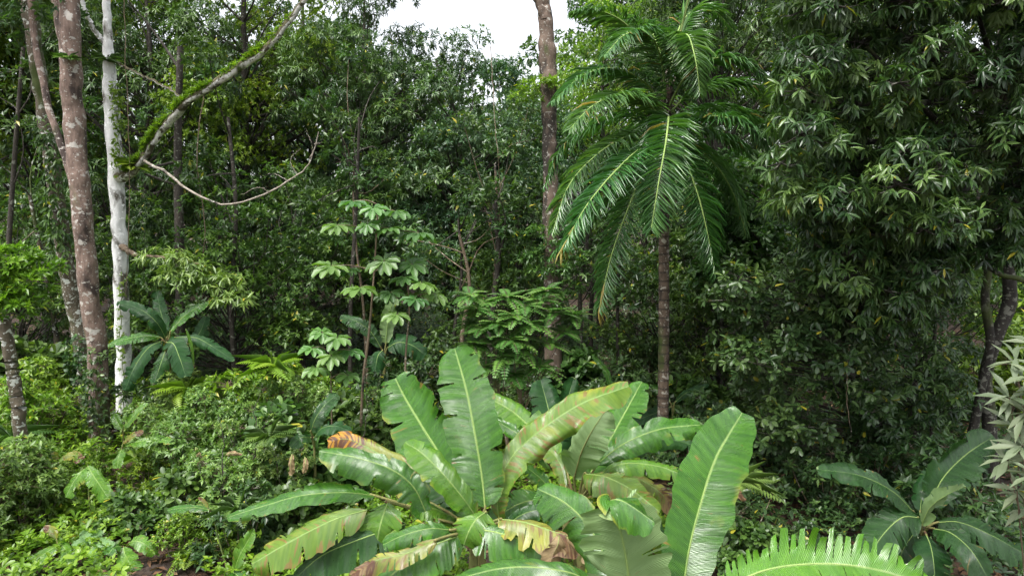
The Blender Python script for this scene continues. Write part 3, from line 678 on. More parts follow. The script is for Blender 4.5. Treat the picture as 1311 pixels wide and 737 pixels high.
# ------------------------------------------------------------------ palm
def palm():
    Y0 = 12.4; rng = np.random.default_rng(91); b = base_at(848, Y0, 560)
    t = thing('palm_tree', 'feathery palm with glossy arching fronds and a ringed brown trunk', 'palm', b)
    W = [np.array([b[0], b[1], b[2] - .2]), PY(849, 520, Y0), PY(850, 400, Y0), PY(850, 280, Y0), PY(853, 160, Y0), PY(856, 90, Y0)]
    n = 90; tp = spline(W, n); rr = np.linspace(.105, .08, n) * (1 + .07 * (np.arange(n) % 4 == 0))
    rr[-26:] = np.linspace(.10, .055, 26)
    tb = Tubes(); tb.add(tp, rr, 14); tb.build('trunk', M['bark_palm'], t, loc=b)
    # boots of old fronds
    bt = Tubes()
    for k in range(16):
        a = k * 2.4; z = k / 16; c = spline(W[3:], 20)[int(6 + z * 12)]
        e = c + np.array([math.cos(a) * .12, math.sin(a) * .12, .28]); bt.add(spline([c, (c + e) / 2 + np.array([math.cos(a), math.sin(a), 0]) * .05, e], 5), np.linspace(.045, .012, 5), 6)
    bt.build('frond_stump', M['bark_palm'], t, loc=b)
    FR = [ # path of (px,py,dY), leaflet length, flag
      ([(853, 135, 0), (838, 85, -.2), (805, 35, -.5), (768, 14, -.8), (738, 14, -1.0)], .50),
      ([(852, 150, 0), (830, 110, -.4), (790, 88, -.8), (748, 96, -1.1), (708, 130, -1.3)], .50),
      ([(851, 160, 0), (826, 130, -.9), (790, 122, -1.5), (756, 138, -1.9), (730, 165, -2.1)], .46),
      ([(850, 180, 0), (812, 150, .2), (765, 160, .3), (722, 190, .3), (698, 238, .2)], .52),
      ([(850, 190, 0), (820, 172, -.7), (775, 190, -1.2), (730, 235, -1.5), (708, 295, -1.6)], .50),
      ([(850, 205, 0), (825, 190, -1.2), (792, 215, -1.9), (752, 262, -2.3), (722, 315, -2.4)], .46),
      ([(850, 215, 0), (828, 215, -.6), (805, 265, -1.0), (782, 330, -1.3), (768, 395, -1.4)], .50),
      ([(852, 170, -.1), (856, 150, -.9), (852, 185, -1.7), (843, 235, -2.1), (834, 292, -2.2)], .56),
      ([(854, 185, 0), (872, 195, -.6), (892, 245, -1.1), (906, 300, -1.3), (916, 352, -1.3)], .52),
      ([(854, 150, 0), (885, 118, .1), (925, 108, .1), (965, 112, 0), (1000, 135, -.1)], .46),
      ([(854, 165, 0), (890, 140, .5), (930, 140, .8), (965, 158, .9), (990, 190, .9)], .46),
      ([(854, 185, 0), (885, 165, -.2), (925, 175, -.4), (960, 195, -.5), (985, 215, -.5)], .44),
      ([(854, 140, 0), (880, 95, -.5), (915, 75, -.9), (955, 82, -1.1), (990, 108, -1.2)], .46),
      ([(854, 175, 0), (888, 152, -.8), (925, 150, -1.3), (962, 165, -1.5), (992, 198, -1.5)], .44),
      ([(853, 130, 0), (846, 75, -.4), (828, 40, -.9), (800, 45, -1.3), (775, 70, -1.5)], .42),
      ([(850, 200, 0), (815, 225, .4), (775, 260, .6), (735, 300, .6), (705, 330, .5)], .48),
      ([(854, 195, 0), (880, 185, .5), (915, 210, .8), (940, 250, .9), (955, 300, .9)], .46),
      ([(855, 120, 0), (868, 60, -.3), (880, 45, -.9), (890, 75, -1.4), (896, 118, -1.5)], .44),
      ([(855, 120, 0), (862, 60, .5), (880, 20, 1.0), (910, 12, 1.3), (940, 40, 1.4)], .42),
      ([(852, 130, 0), (845, 70, .5), (825, 30, 1.1), (795, 40, 1.6), (770, 75, 1.8)], .44),
      ([(851, 175, 0), (830, 160, 1.0), (800, 180, 1.6), (775, 220, 1.9)], .44),
    ]
    for fi, (pp, ll) in enumerate(FR):
        q = spline([PY(a, c, Y0 + d) for a, c, d in pp], 64)
        fr = Tubes(); fr.add(q, np.linspace(.024, .005, 64), 6)
        T = nrm(np.gradient(q, axis=0)); up = np.array([0, 0, 1.0]); S = np.cross(T, up)
        S0 = nrm(np.cross(q[-1] - q[0], up)); S = nrm(S + S0 * .6); N = nrm(np.cross(S, T))
        bag = LeafBag(); i = np.arange(8, 64)
        for rep in (0, .5):
            s = (i + rep) / 64; P_ = q[i] + rep * (q[np.minimum(i + 1, 63)] - q[i])
            prof = np.sin(np.pi * np.clip(s * .92 + .06, 0, 1)) ** .55
            for sg in (-1, 1):
                k = len(i)
                fwd = .35 + .9 * s[:, None] ** 1.5
                d = S[i] * sg + T[i] * fwd + N[i] * rng.uniform(-.1, .55, (k, 1)) + rng.normal(0, .09, (k, 3))
                d[:, 2] -= .08
                l_ = ll * 1.08 * prof * rng.uniform(.85, 1.1, k)
                l_ = l_ * np.where(rng.random(k) < .06, .3, 1)
                bag.add(TPL['long'], P_, d, N[i] + rng.normal(0, .25, (k, 3)), l_, .027, np.where(rng.random(k) < .01, 1, rng.uniform(.1, .9) * .5 + rng.uniform(.0, .45, k)), 1.6)
        if fi == 6 or fi == 5:
            k = 30; j = rng.integers(54, 64, k); bag.add(TPL['long'], q[j], T[j] + rng.normal(0, .2, (k, 3)) - np.array([0, 0, .6]), N[j], .3, .03, 1.0, 1.0)
        f = bag.build('frond', M['leaf_palm'], t, loc=b)
        fr.build('rachis', M['rib'], f, loc=b)
    sp = Tubes(); sq = spline([PY(856, 110, Y0), PY(872, 40, Y0), PY(890, -40, Y0 - .1)], 20); sp.add(sq, np.linspace(.04, .012, 20), 6)
    s1 = sp.build('spear_leaf', M['stem_green'], t, loc=b)
    bag = LeafBag(); k = 34; j = np.sort(rng.integers(4, 20, k)); T = nrm(np.gradient(sq, axis=0))
    bag.add(TPL['long'], sq[j], T[j] + rng.normal(0, .10, (k, 3)), rng.normal(0, 1, (k, 3)) + np.array([0, -1, 0]), .55, .05, rng.uniform(.6, .93, k), .3)
    bag.build('leaflets', M['leaf_palm'], s1, loc=b)
palm()

# ------------------------------------------------------------------ big glossy (mango-like) tree on the right
def mango():
    rng = np.random.default_rng(101); b = base_at(1275, 11.5, 560)
    t = thing('glossy_leaved_tree', 'huge tree at the upper right with drooping glossy dark leaves', 'tree', b)
    tb = Tubes()
    W = [np.array([b[0], b[1], b[2] - .2]), PY(1266, 530, 11.5), PY(1262, 480, 11.5), PY(1276, 430, 11.4), PY(1293, 385, 11.4), PY(1290, 330, 11.4), PY(1303, 280, 11.3), PY(1300, 150, 11.2), PY(1300, 20, 11.2), PY(1290, -120, 11.2)]
    tp = spline(W, 40); tb.add(tp, np.linspace(.115, .08, 40), 12, rng, .08)
    tb.add(spline([PY(1240, 580, 11.5), PY(1256, 500, 11.4), PY(1268, 440, 11.3), PY(1261, 385, 11.2), PY(1266, 330, 11.2), PY(1258, 285, 11.2), PY(1270, 200, 11.1), PY(1262, 120, 11)], 30), np.linspace(.08, .045, 30), 10, rng, .08)
    tb.add(spline([PY(1345, 378, 10.5), PY(1308, 358, 10.3), PY(1282, 352, 10.3), PY(1252, 334, 10.2), PY(1225, 326, 10), PY(1190, 312, 9.9), PY(1150, 322, 9.8)], 30), np.linspace(.045, .015, 30), 8, rng, .1)
    tb.add(spline([PY(1300, 95, 11), PY(1265, 90, 10.5), PY(1240, 60, 10), PY(1190, 50, 9.3)], 20), np.linspace(.10, .03, 20), 8, rng, .1)
    tb.add(spline([PY(1300, 100, 11), PY(1270, 80, 10.8), PY(1230, 95, 10.2), PY(1150, 130, 9.3)], 20), np.linspace(.09, .03, 20), 8, rng, .1)
    mains = [(PY(1040, 130, 8.6)), (PY(1110, 60, 8.8)), (PY(1180, 180, 8.4)), (PY(1120, 230, 8.5)), (PY(1000, 190, 9.2)), (PY(1060, -40, 9.2)), (PY(1240, -20, 9.5)), (PY(1190, 300, 9.2))]
    for e in mains:
        s = tp[rng.integers(24, 34)]; tb.add(spline([s, (s + e) / 2 + np.array([0, 0, -.2]), e], 14), np.linspace(.08, .02, 14), 7, rng, .08)
    # leaf masses: (px,py,Y,r)
    cl = []
    def fill(n, x0, x1, y0, y1, Ya, Yb, r0, r1, outl=None):
        k = 0
        while k < n:
            px, py = rng.uniform(x0, x1), rng.uniform(y0, y1)
            if outl is not None and not outl(px, py): continue
            cl.append((px, py, rng.uniform(Ya, Yb), rng.uniform(r0, r1))); k += 1
    # left boundary of the crown : from (905,60)... (985,330) ...
    def inside(px, py):
        xl = np.interp(py, [-150, 0, 60, 110, 180, 240, 320, 420, 600], [985, 1022, 1015, 1002, 990, 1000, 1018, 1080, 1110])
        if 1225 < px and 235 < py < 560: return False
        if 1235 < px < 1300 and 40 < py < 115: return rng.random() < .15
        return px > xl
    fill(120, 955, 1400, -150, 330, 8.0, 9.3, .22, .42, inside)
    fill(120, 985, 1420, -200, 330, 9.3, 11.3, .3, .55, inside)
    fill(16, 1225, 1330, 225, 330, 9.0, 10.2, .2, .35)
    fill(40, 1020, 1230, 260, 420, 8.8, 10.5, .25, .45, inside)
    fill(40, 1000, 1450, -320, -120, 8.0, 13, .5, .8, None)
    bag = LeafBag()
    for k in range(24):
        cl.append((None, (rng.uniform(2.6, 8), rng.uniform(3.6, 5.8), rng.uniform(8.4, 10.2)), 0, rng.uniform(.5, .8)))  # unseen clumps added above the frame to shade the lower right
    for px, py, Y, r in cl:
        c = PY(px, py, Y) if px is not None else np.array(py); n = int(185 * r * r) + 6
        tips, d = clump_tips(rng, c, r, n, .8, -.5)
        ct = rng.uniform(.05, .85); r = min(r, .8)
        whorls(bag, rng, tips, d + np.array([0, 0, .1]), 9, .17, .22, 'long', .8, 1.05, np.clip(ct + rng.normal(0, .15, len(tips)), 0, .92), up=.5)
        for tpp, dd in list(zip(tips, d))[::2]:
            tb.add(np.array([c, (c + tpp) / 2 + np.array([0, 0, -.03]), tpp]), [.010, .007, .003], 4)
    tb.build('trunk', M['bark_black'], t, loc=b)
    bag.build('crown', M['leaf_mango'], t, loc=b)
mango()

# dense dark small tree under it
def shade_tree(label, px, Y, clx, leaf, seed, L=.13, ratio=.42, m=7, dens=110, tr=.09, kind='round', droop=.45, name='shade_tree', cat='tree', group=None, tpy=560):
    rng = np.random.default_rng(seed); b = base_at(px, Y, tpy); t = thing(name, label, cat, b, group); tb = Tubes(); bag = LeafBag()
    top = PY(px, min(c[1] for c in clx) + 20, Y); tp = spline([np.array([b[0], b[1], b[2] - .2]), (b + top) / 2 + rng.normal(0, .1, 3), top], 20)
    tb.add(tp, np.linspace(tr, tr * .35, 20), 8, rng, .07)
    for q in clx:
        px_, py_, Y_, r = q; c = PY(px_, py_, Y_)
        n = int(dens * r * r) + 4; tips, d = clump_tips(rng, c, r, n, .8, -.45)
        k = int(np.argmin(abs(tp[:, 2] - (c[2] - .5)))); tb.add(spline([tp[k], (tp[k] + c) / 2 + rng.normal(0, .08, 3), c], 6), np.linspace(.02, .006, 6), 5)
        for tpp in tips[::3]: tb.add(np.array([c, (c + tpp) / 2, tpp]), [.006, .004, .002], 3)
        whorls(bag, rng, tips, d + np.array([0, 0, .2]), m, L, ratio, kind, droop, 1.05, np.clip(rng.uniform(.15, .7) + rng.normal(0, .14, len(tips)), 0, .92))
    tb.build('trunk', M['bark_dark' if cat == 'tree' else 'stem_brown'], t, loc=b); bag.build('crown' if cat == 'tree' else 'foliage', M[leaf], t, loc=b)
    return t
def region(rng, n, poly, Ya, Yb, r0, r1):
    poly = np.array(poly, float); out = []
    x0, y0 = poly.min(0); x1, y1 = poly.max(0)
    while len(out) < n:
        x, y = rng.uniform(x0, x1), rng.uniform(y0, y1); ins = False; j = len(poly) - 1
        for i in range(len(poly)):
            if (poly[i][1] > y) != (poly[j][1] > y) and x < (poly[j][0] - poly[i][0]) * (y - poly[i][1]) / (poly[j][1] - poly[i][1]) + poly[i][0]: ins = not ins
            j = i
        if ins: out.append((x, y, rng.uniform(Ya, Yb), rng.uniform(r0, r1)))
    return out
rg = np.random.default_rng(202)
shade_tree('dark broadleaf tree hanging low beside the palm trunk, under the glossy tree', 1085, 11.5,
    region(rg, 95, [(925, 340), (960, 320), (1050, 330), (1120, 380), (1140, 480), (1120, 580), (1060, 560), (990, 600), (940, 560), (960, 470), (900, 440), (915, 380)], 9.6, 11.6, .22, .42), 'leaf_dark', 301)
shade_tree('dark tree with drooping leaves in the shade left of the right-edge trunks', 1170, 12.5,
    region(rg, 60, [(1090, 330), (1220, 350), (1240, 450), (1230, 560), (1120, 600), (1090, 480)], 10.5, 13, .25, .45), 'leaf_dark', 302, L=.15, kind='long', ratio=.3)
shade_tree('mid-green tree with layered sprays between the palm and the glossy tree', 985, 14.5,
    region(rg, 60, [(900, 200), (985, 210), (1010, 330), (960, 420), (905, 400), (895, 300)], 13.6, 15.4, .3, .5), 'leaf_mid', 303, L=.16)

# ------------------------------------------------------------------ shrubs
SHP = {}
def shrub_proto(key):
    return {
     'soft':   dict(leaf='leaf_grey', L=.085, ratio=.42, m=7, kind='simple', h=1.3, R=.75, n=19, dens=150),
     'bright': dict(leaf='leaf_bright', L=.10, ratio=.42, m=6, kind='simple', h=1.1, R=.7, n=17, dens=80),
     'broad':  dict(leaf='leaf_mid', L=.17, ratio=.5, m=5, kind='round', h=1.1, R=.75, n=14, dens=60),
     'airy':   dict(leaf='leaf_grey', L=.07, ratio=.45, m=6, kind='simple', h=1.7, R=.7, n=40, dens=190, r=(.09, .19)),
     'dark':   dict(leaf='leaf_dark', L=.15, ratio=.40, m=6, kind='simple', h=1.4, R=.85, n=16, dens=70),
    }[key]
def shrub(key, px, Y, sc, label, rz=None, group='shrubs of the clearing', zs=1.0, py=520, leaf=None):
    b = base_at(px, Y, py); rz = (px * 1.7) % 6.28 if rz is None else rz
    if key not in SHP:
        K = shrub_proto(key); rng = np.random.default_rng(len(key) * 7 + 3); t = thing('shrub', label, 'shrub', b, group); tb = Tubes(); bag = LeafBag()
        for k in range(K['n']):
            a = rng.uniform(0, 6.28); rr = K['R'] * math.sqrt(rng.random()) * .9; z = K['h'] * rng.uniform(.3, 1.12) * (1 - .35 * rr / K['R'])
            c = np.array([math.cos(a) * rr, math.sin(a) * rr, z]); r = rng.uniform(*K.get('r', (.18, .34)))
            tb.add(spline([np.array([c[0] * .1, c[1] * .1, -.1]), c * np.array([.6, .6, .5]) + rng.normal(0, .04, 3), c], 8), np.linspace(.016, .004, 8), 5)
            tips, d = clump_tips(rng, c, r, int(K['dens'] * r) + 4, .85, -.4)
            for tpp in tips[::2]: tb.add(np.array([c, (c + tpp) / 2, tpp]), [.005, .004, .002], 3)
            whorls(bag, rng, tips, d + np.array([0, 0, .5]), K['m'], K['L'], K['ratio'], K['kind'], .25, 1.0)
        tb.build('stem', M['stem_brown'], t); bag.build('foliage', M[K['leaf']], t)
        t.scale = (sc, sc, sc * zs); t.rotation_euler = (0, 0, rz); SHP[key] = t
    else: t = dup(SHP[key], b, rz, (sc, sc, sc * zs), label, group)
    return t
SH = [
 ('soft', 250, 10.8, 1.15, 'soft green shrub in the middle of the bushy bank, below the banana plant'),
 ('bright', 290, 11.8, 1.5, 'bright green shrub on the bushy bank left of the umbrella saplings'),
 ('soft', 215, 11.9, 1.05, 'soft green shrub just right of the foot of the white trunk'),
 ('broad', 340, 10.8, 1.25, 'broad-leaved shrub left of the umbrella-leaved sapling stems'),
 ('soft', 300, 9.6, 1.0, 'soft green shrub behind the longest left banana leaf'),
 ('bright', 360, 12.8, 1.5, 'bright yellow-green shrub at the top of the bushy bank'),
 ('bright', 330, 12.6, 1.3, 'yellow-green shrub below the low side branch'),
 ('broad', 400, 10.0, 1.0, 'broad-leaved shrub behind the brown-tipped banana leaf'),
 ('broad', 445, 11.6, 1.1, 'broad-leaved shrub round the foot of the tall umbrella sapling'),
 ('broad', 380, 9.0, .8, 'low broad-leaved shrub above the long left banana leaf'),
 ('broad', 500, 12.4, 1.0, 'broad-leaved shrub between the two umbrella saplings'),
 ('dark', 200, 13.6, 1.0, 'dark shrub below the banana plant behind the white trunk'),
 ('dark', 545, 13.5, 1.1, 'dark shrub left of the tallest banana leaf'),
 ('broad', 625, 12.5, .9, 'broad-leaved shrub under the feathery shrub'),
 ('dark', 690, 13.2, 1.0, 'dark shrub in front of the tall brown trunk'),
 ('dark', 780, 13.8, 1.1, 'dark shrub between the brown trunk and the palm trunk'),
 ('dark', 880, 12.0, 1.0, 'dark shrub right of the palm foot'),
 ('dark', 955, 9.2, .8, 'low dark shrub right of the biggest banana leaf'),
 ('broad', 985, 8.2, .6, 'low dark-leaved shrub in shade above the frayed leaf'),
 ('dark', 1060, 10.2, .8, 'low dark shrub under the hanging dark tree'),
 ('dark', 1240, 9.3, 1.0, 'dark shrub behind the right banana plant'),
 ('bright', 20, 12.2, 1.2, 'bright shrub at the left edge behind the nearest lichened trunk'),
 ('bright', 60, 13.4, 1.3, 'bright shrub left of the leaning trunk foot'),
 ('bright', 85, 15.2, 1.2, 'bright shrub behind the feet of the left trunks'),
 ('broad', 10, 14.5, 1.5, 'mid-green shrub low at the left edge'),
 ('soft', 12, 9.3, .95, 'soft green shrub hugging the nearest lichened trunk'),
 ('soft', -35, 9.0, 1.2, 'soft green shrub cut by the left edge'),
 ('bright', 180, 10.3, .7, 'small bright shrub below the white trunk foot'),
 ('broad', 235, 9.2, .75, 'small broad-leaved shrub left of the longest banana leaf'),
 ('broad', 165, 9.0, .55, 'small broad-leaved bush between the young banana shoots'),
 ('dark', 300, 8.6, .7, 'dark leafy bush under the longest left banana leaf'),
 ('bright', 225, 8.4, .5, 'small bright bush beside the bent yellow stalk'),
 ('dark', 470, 13.2, 1.2, 'dark shrub behind the stem of the tall umbrella sapling'),
 ('dark', 1120, 11.0, .9, 'dark shrub left of the right banana plant'),
 ('bright', 1290, 15.5, 1.7, 'sunlit yellow-green bush behind the trunks at the right edge'),
 ('bright', 1330, 17.5, 2.4, 'sunlit bush high in the gap at the right edge'),
 ('dark', 590, 15.5, 1.2, 'dark shrub deep in the gap right of the umbrella saplings'),
 ('dark', 650, 15.0, 1.2, 'dark shrub behind the feathery shrub stems'),
 ('broad', 735, 15.5, 1.2, 'broad-leaved shrub in shade right of the tall brown trunk foot'),
 ('dark', 825, 15.5, 1.2, 'dark shrub behind the lower palm trunk'),
 ('broad', 900, 14.0, 1.1, 'broad-leaved shrub in shade right of the palm trunk'),
 ('dark', 1000, 12.8, 1.1, 'dark shrub behind the hanging dark tree'),
 ('dark', 1160, 13.5, 1.2, 'dark shrub in deep shade behind the right banana plant'),
 ('airy', 270, 11.2, 1.1, 'tall airy shrub rising from the middle of the bushy bank'),
 ('airy', 320, 10.4, 1.0, 'airy small-leaved shrub behind the long left banana leaf'),
 ('airy', 240, 12.3, 1.1, 'airy shrub at the top of the bank right of the white trunk'),
 ('airy', 375, 11.6, 1.15, 'airy shrub left of the low umbrella-leaved sapling'),
 ('airy', 355, 9.5, .8, 'airy small shrub in the dark gap over the long left banana leaf'),
 ('airy', 475, 11.9, .9, 'airy shrub behind the blunt upright banana leaf'),
 ('bright', 120, 11.0, .6, 'small bright bush in front of the pink trunk foot'),
 ('bright', 75, 10.2, .6, 'small bright bush right of the nearest lichened trunk'),
 ('bright', 265, 12.9, 1.2, 'yellow-green shrub right of the banana plant behind the white trunk'),
 ('soft', 400, 12.4, 1.2, 'soft green shrub behind the low umbrella-leaved sapling'),
]
for row in SH: shrub(*row)

# bush at right edge with silver leaves
def silver_shrub():
    rng = np.random.default_rng(404); b = base_at(1350, 5.3, 620); t = thing('silver_leaved_shrub', 'shrub with whorls of long silvery leaves at the right edge', 'shrub', b)
    tb = Tubes(); bag = LeafBag()
    spots = [(1300, 460, 5.2), (1318, 480, 5.0), (1292, 508, 5.1), (1312, 525, 5.0), (1296, 545, 5.2), (1308, 570, 5.0), (1289, 590, 5.1), (1320, 605, 4.9), (1302, 628, 5.1), (1335, 500, 5), (1330, 560, 5), (1340, 640, 5), (1350, 450, 5.2), (1315, 650, 5.2), (1325, 440, 5.3)]
    tips = np.array([PY(*s) for s in spots])
    for tpp in tips: tb.add(spline([b + rng.normal(0, .03, 3), b * np.array([.75, .75, .45]) + tpp * np.array([.25, .25, .55]) + rng.normal(0, .04, 3), tpp], 14), np.linspace(.011, .004, 14), 6)
    ax = np.tile(np.array([-.4, -.35, .75]), (len(tips), 1)) + rng.normal(0, .15, (len(tips), 3))
    whorls(bag, rng, tips, ax, 10, .22, .22, 'long', .35, 1.15, rng.uniform(.3, .9, len(tips)))
    tb.build('stem', M['stem_brown'], t, loc=b); bag.build('foliage', M['leaf_silver'], t, loc=b)
silver_shrub()

# umbrella-leaved saplings
def umbrella(label, stem, whls, seed, L=.30, r=.028, leaf='leaf_umbrella', group='umbrella-leaved saplings'):
    rng = np.random.default_rng(seed); W = path3(stem); b = W[0].copy(); b[2] = tz(b[0], b[1]); W[0][2] = b[2] - .1
    t = thing('umbrella_sapling', label, 'sapling', b, group); tp = spline(W, 30); tb = Tubes(); tb.add(tp, np.linspace(r, r * .45, 30), 8, rng, .08)
    tb.build('stem', M['stem_brown'], t, loc=b)
    for (px, py, Y, ls) in whls:
        c = PY(px, py, Y); k = int(np.argmin(np.abs(tp[:, 2] - (c[2] - .08)))); s = tp[k]
        bag = LeafBag(); ax = nrm(np.array([0, -.25, 1.0]) + rng.normal(0, .12, 3))[None]
        ax = ax[0]; a_ = nrm(np.cross(ax, np.array([1, .2, 0]))); b2 = np.cross(ax, a_); m_ = 12; ph = np.arange(m_) / m_ * 6.283 + rng.uniform(0, 6)
        rad = np.cos(ph)[:, None] * a_ + np.sin(ph)[:, None] * b2
        dd = rad + ax * rng.uniform(-.38, .04, (m_, 1)); l_ = .94 * L * ls * rng.uniform(.75, 1.12, m_)
        bag.add(TPL['round'], np.tile(c, (m_, 1)) + rad * .015, dd, np.tile(ax, (m_, 1)) + rad * .35, l_, l_ * .44, np.clip(rng.uniform(.05, .85) + rng.normal(0, .08, m_), 0, .92), 2.2)
        lf = bag.build('leaf', M[leaf], t, loc=b)
        st = Tubes(); st.add(spline([s, (s + c) / 2 + np.array([0, 0, .05]), c], 8), np.linspace(.011, .005, 8), 5); st.build('petiole', M['stem_brown'], lf, loc=b)
umbrella('tall umbrella-leaved sapling with flat tiers of pale leaves in front of the dark trees', [(458, 560, 11.2), (464, 500, 11.2), (472, 430, 11.2), (479, 350, 11.2), (484, 262, 11.2)],
    [(452, 258, 11.1, .95), (478, 266, 10.9, .9), (506, 270, 11.0, 1.0), (432, 288, 11.1, 1.05), (470, 287, 10.8, .8), (498, 292, 10.9, .9), (536, 298, 11.0, 1.15), (518, 296, 11.3, 1.0),
     (424, 340, 11.0, 1.15), (442, 344, 11.3, .9), (492, 334, 10.8, 1.1), (528, 338, 11.1, 1.0), (462, 368, 10.8, 1.15)], 501)
umbrella('shorter bright umbrella-leaved sapling right of the tall one', [(517, 520, 11.0), (519, 470, 11.0), (524, 400, 11.0), (522, 365, 11.0)],
    [(518, 354, 11.0, .95), (540, 362, 10.9, 1.0), (500, 374, 10.9, 1.0), (532, 382, 10.7, .9), (558, 376, 11.1, .9), (508, 402, 10.7, .95), (490, 378, 11.2, .8)], 502, L=.27, r=.02)
umbrella('low umbrella-leaved sapling left of the tall sapling stem', [(424, 560, 10.6), (424, 500, 10.6), (422, 440, 10.6)],
    [(412, 425, 10.6, .9), (432, 432, 10.4, 1.0), (400, 445, 10.5, .9), (448, 448, 10.5, .9), (424, 455, 10.3, 1.0), (404, 470, 10.4, .9), (445, 480, 10.5, .8)], 503, L=.27, r=.015)

# feathery shrub (pinnate leaves)
def feathery():
    rng = np.random.default_rng(510); b = base_at(655, 11.5, 500); t = thing('feathery_shrub', 'airy bright green shrub with feathery divided leaves left of the brown trunk', 'shrub', b)
    tb = Tubes(); bag = LeafBag()
    ends = [(612, 395, 11.2), (630, 388, 11.4), (650, 380, 11.3), (672, 392, 11.2), (690, 385, 11.5), (712, 400, 11.4), (735, 404, 11.6), (602, 378, 11.4), (660, 405, 11.0), (640, 415, 11.0), (700, 372, 11.7), (620, 420, 11.2), (655, 435, 10.9), (680, 415, 11.1), (633, 440, 11.1), (610, 412, 11.5), (645, 458, 11.0), (668, 448, 11.1), (620, 470, 11.2), (690, 470, 11.2), (700, 440, 11.3), (606, 440, 11.3), (655, 480, 11.1), (722, 425, 11.5)]
    root = b
    for e in ends:
        E = PY(*e); fk = root + np.array([.15 * np.sign(E[0] - root[0]), 0, .9 + .35 * rng.random()]); q = spline([root, fk, fk * .5 + E * .5 + rng.normal(0, .06, 3), E], 14); tb.add(q, np.linspace(.013, .004, 14), 5)
        for k in range(18):
            a = rng.uniform(0, 6.28); el = rng.uniform(-.2, .7); l_ = rng.uniform(.28, .46)
            d = np.array([math.cos(a) * math.cos(el), math.sin(a) * math.cos(el), math.sin(el)]); s = np.linspace(0, 1, 10)[1:]
            p = E + d[None] * (s * l_)[:, None]; p[:, 2] -= .35 * l_ * s ** 2; T = nrm(np.gradient(p, axis=0)); S = nrm(np.cross(T, np.array([0, 0, 1.0]))); N = np.cross(S, T)
            tc = rng.uniform(.2, .93)
            for sg in (-1, 1): bag.add(TPL['simple'], p, S * sg + T * .4, N + rng.normal(0, .1, (9, 3)), 1.25*.095 * np.sin(np.pi * (.25 + .65 * s)), .048, tc, .6)
            tb.add(np.vstack([E, p]), .003, 3)
    tb.build('stem', M['stem_brown'], t, loc=b); bag.build('foliage', M['leaf_feather'], t, loc=b)
feathery()

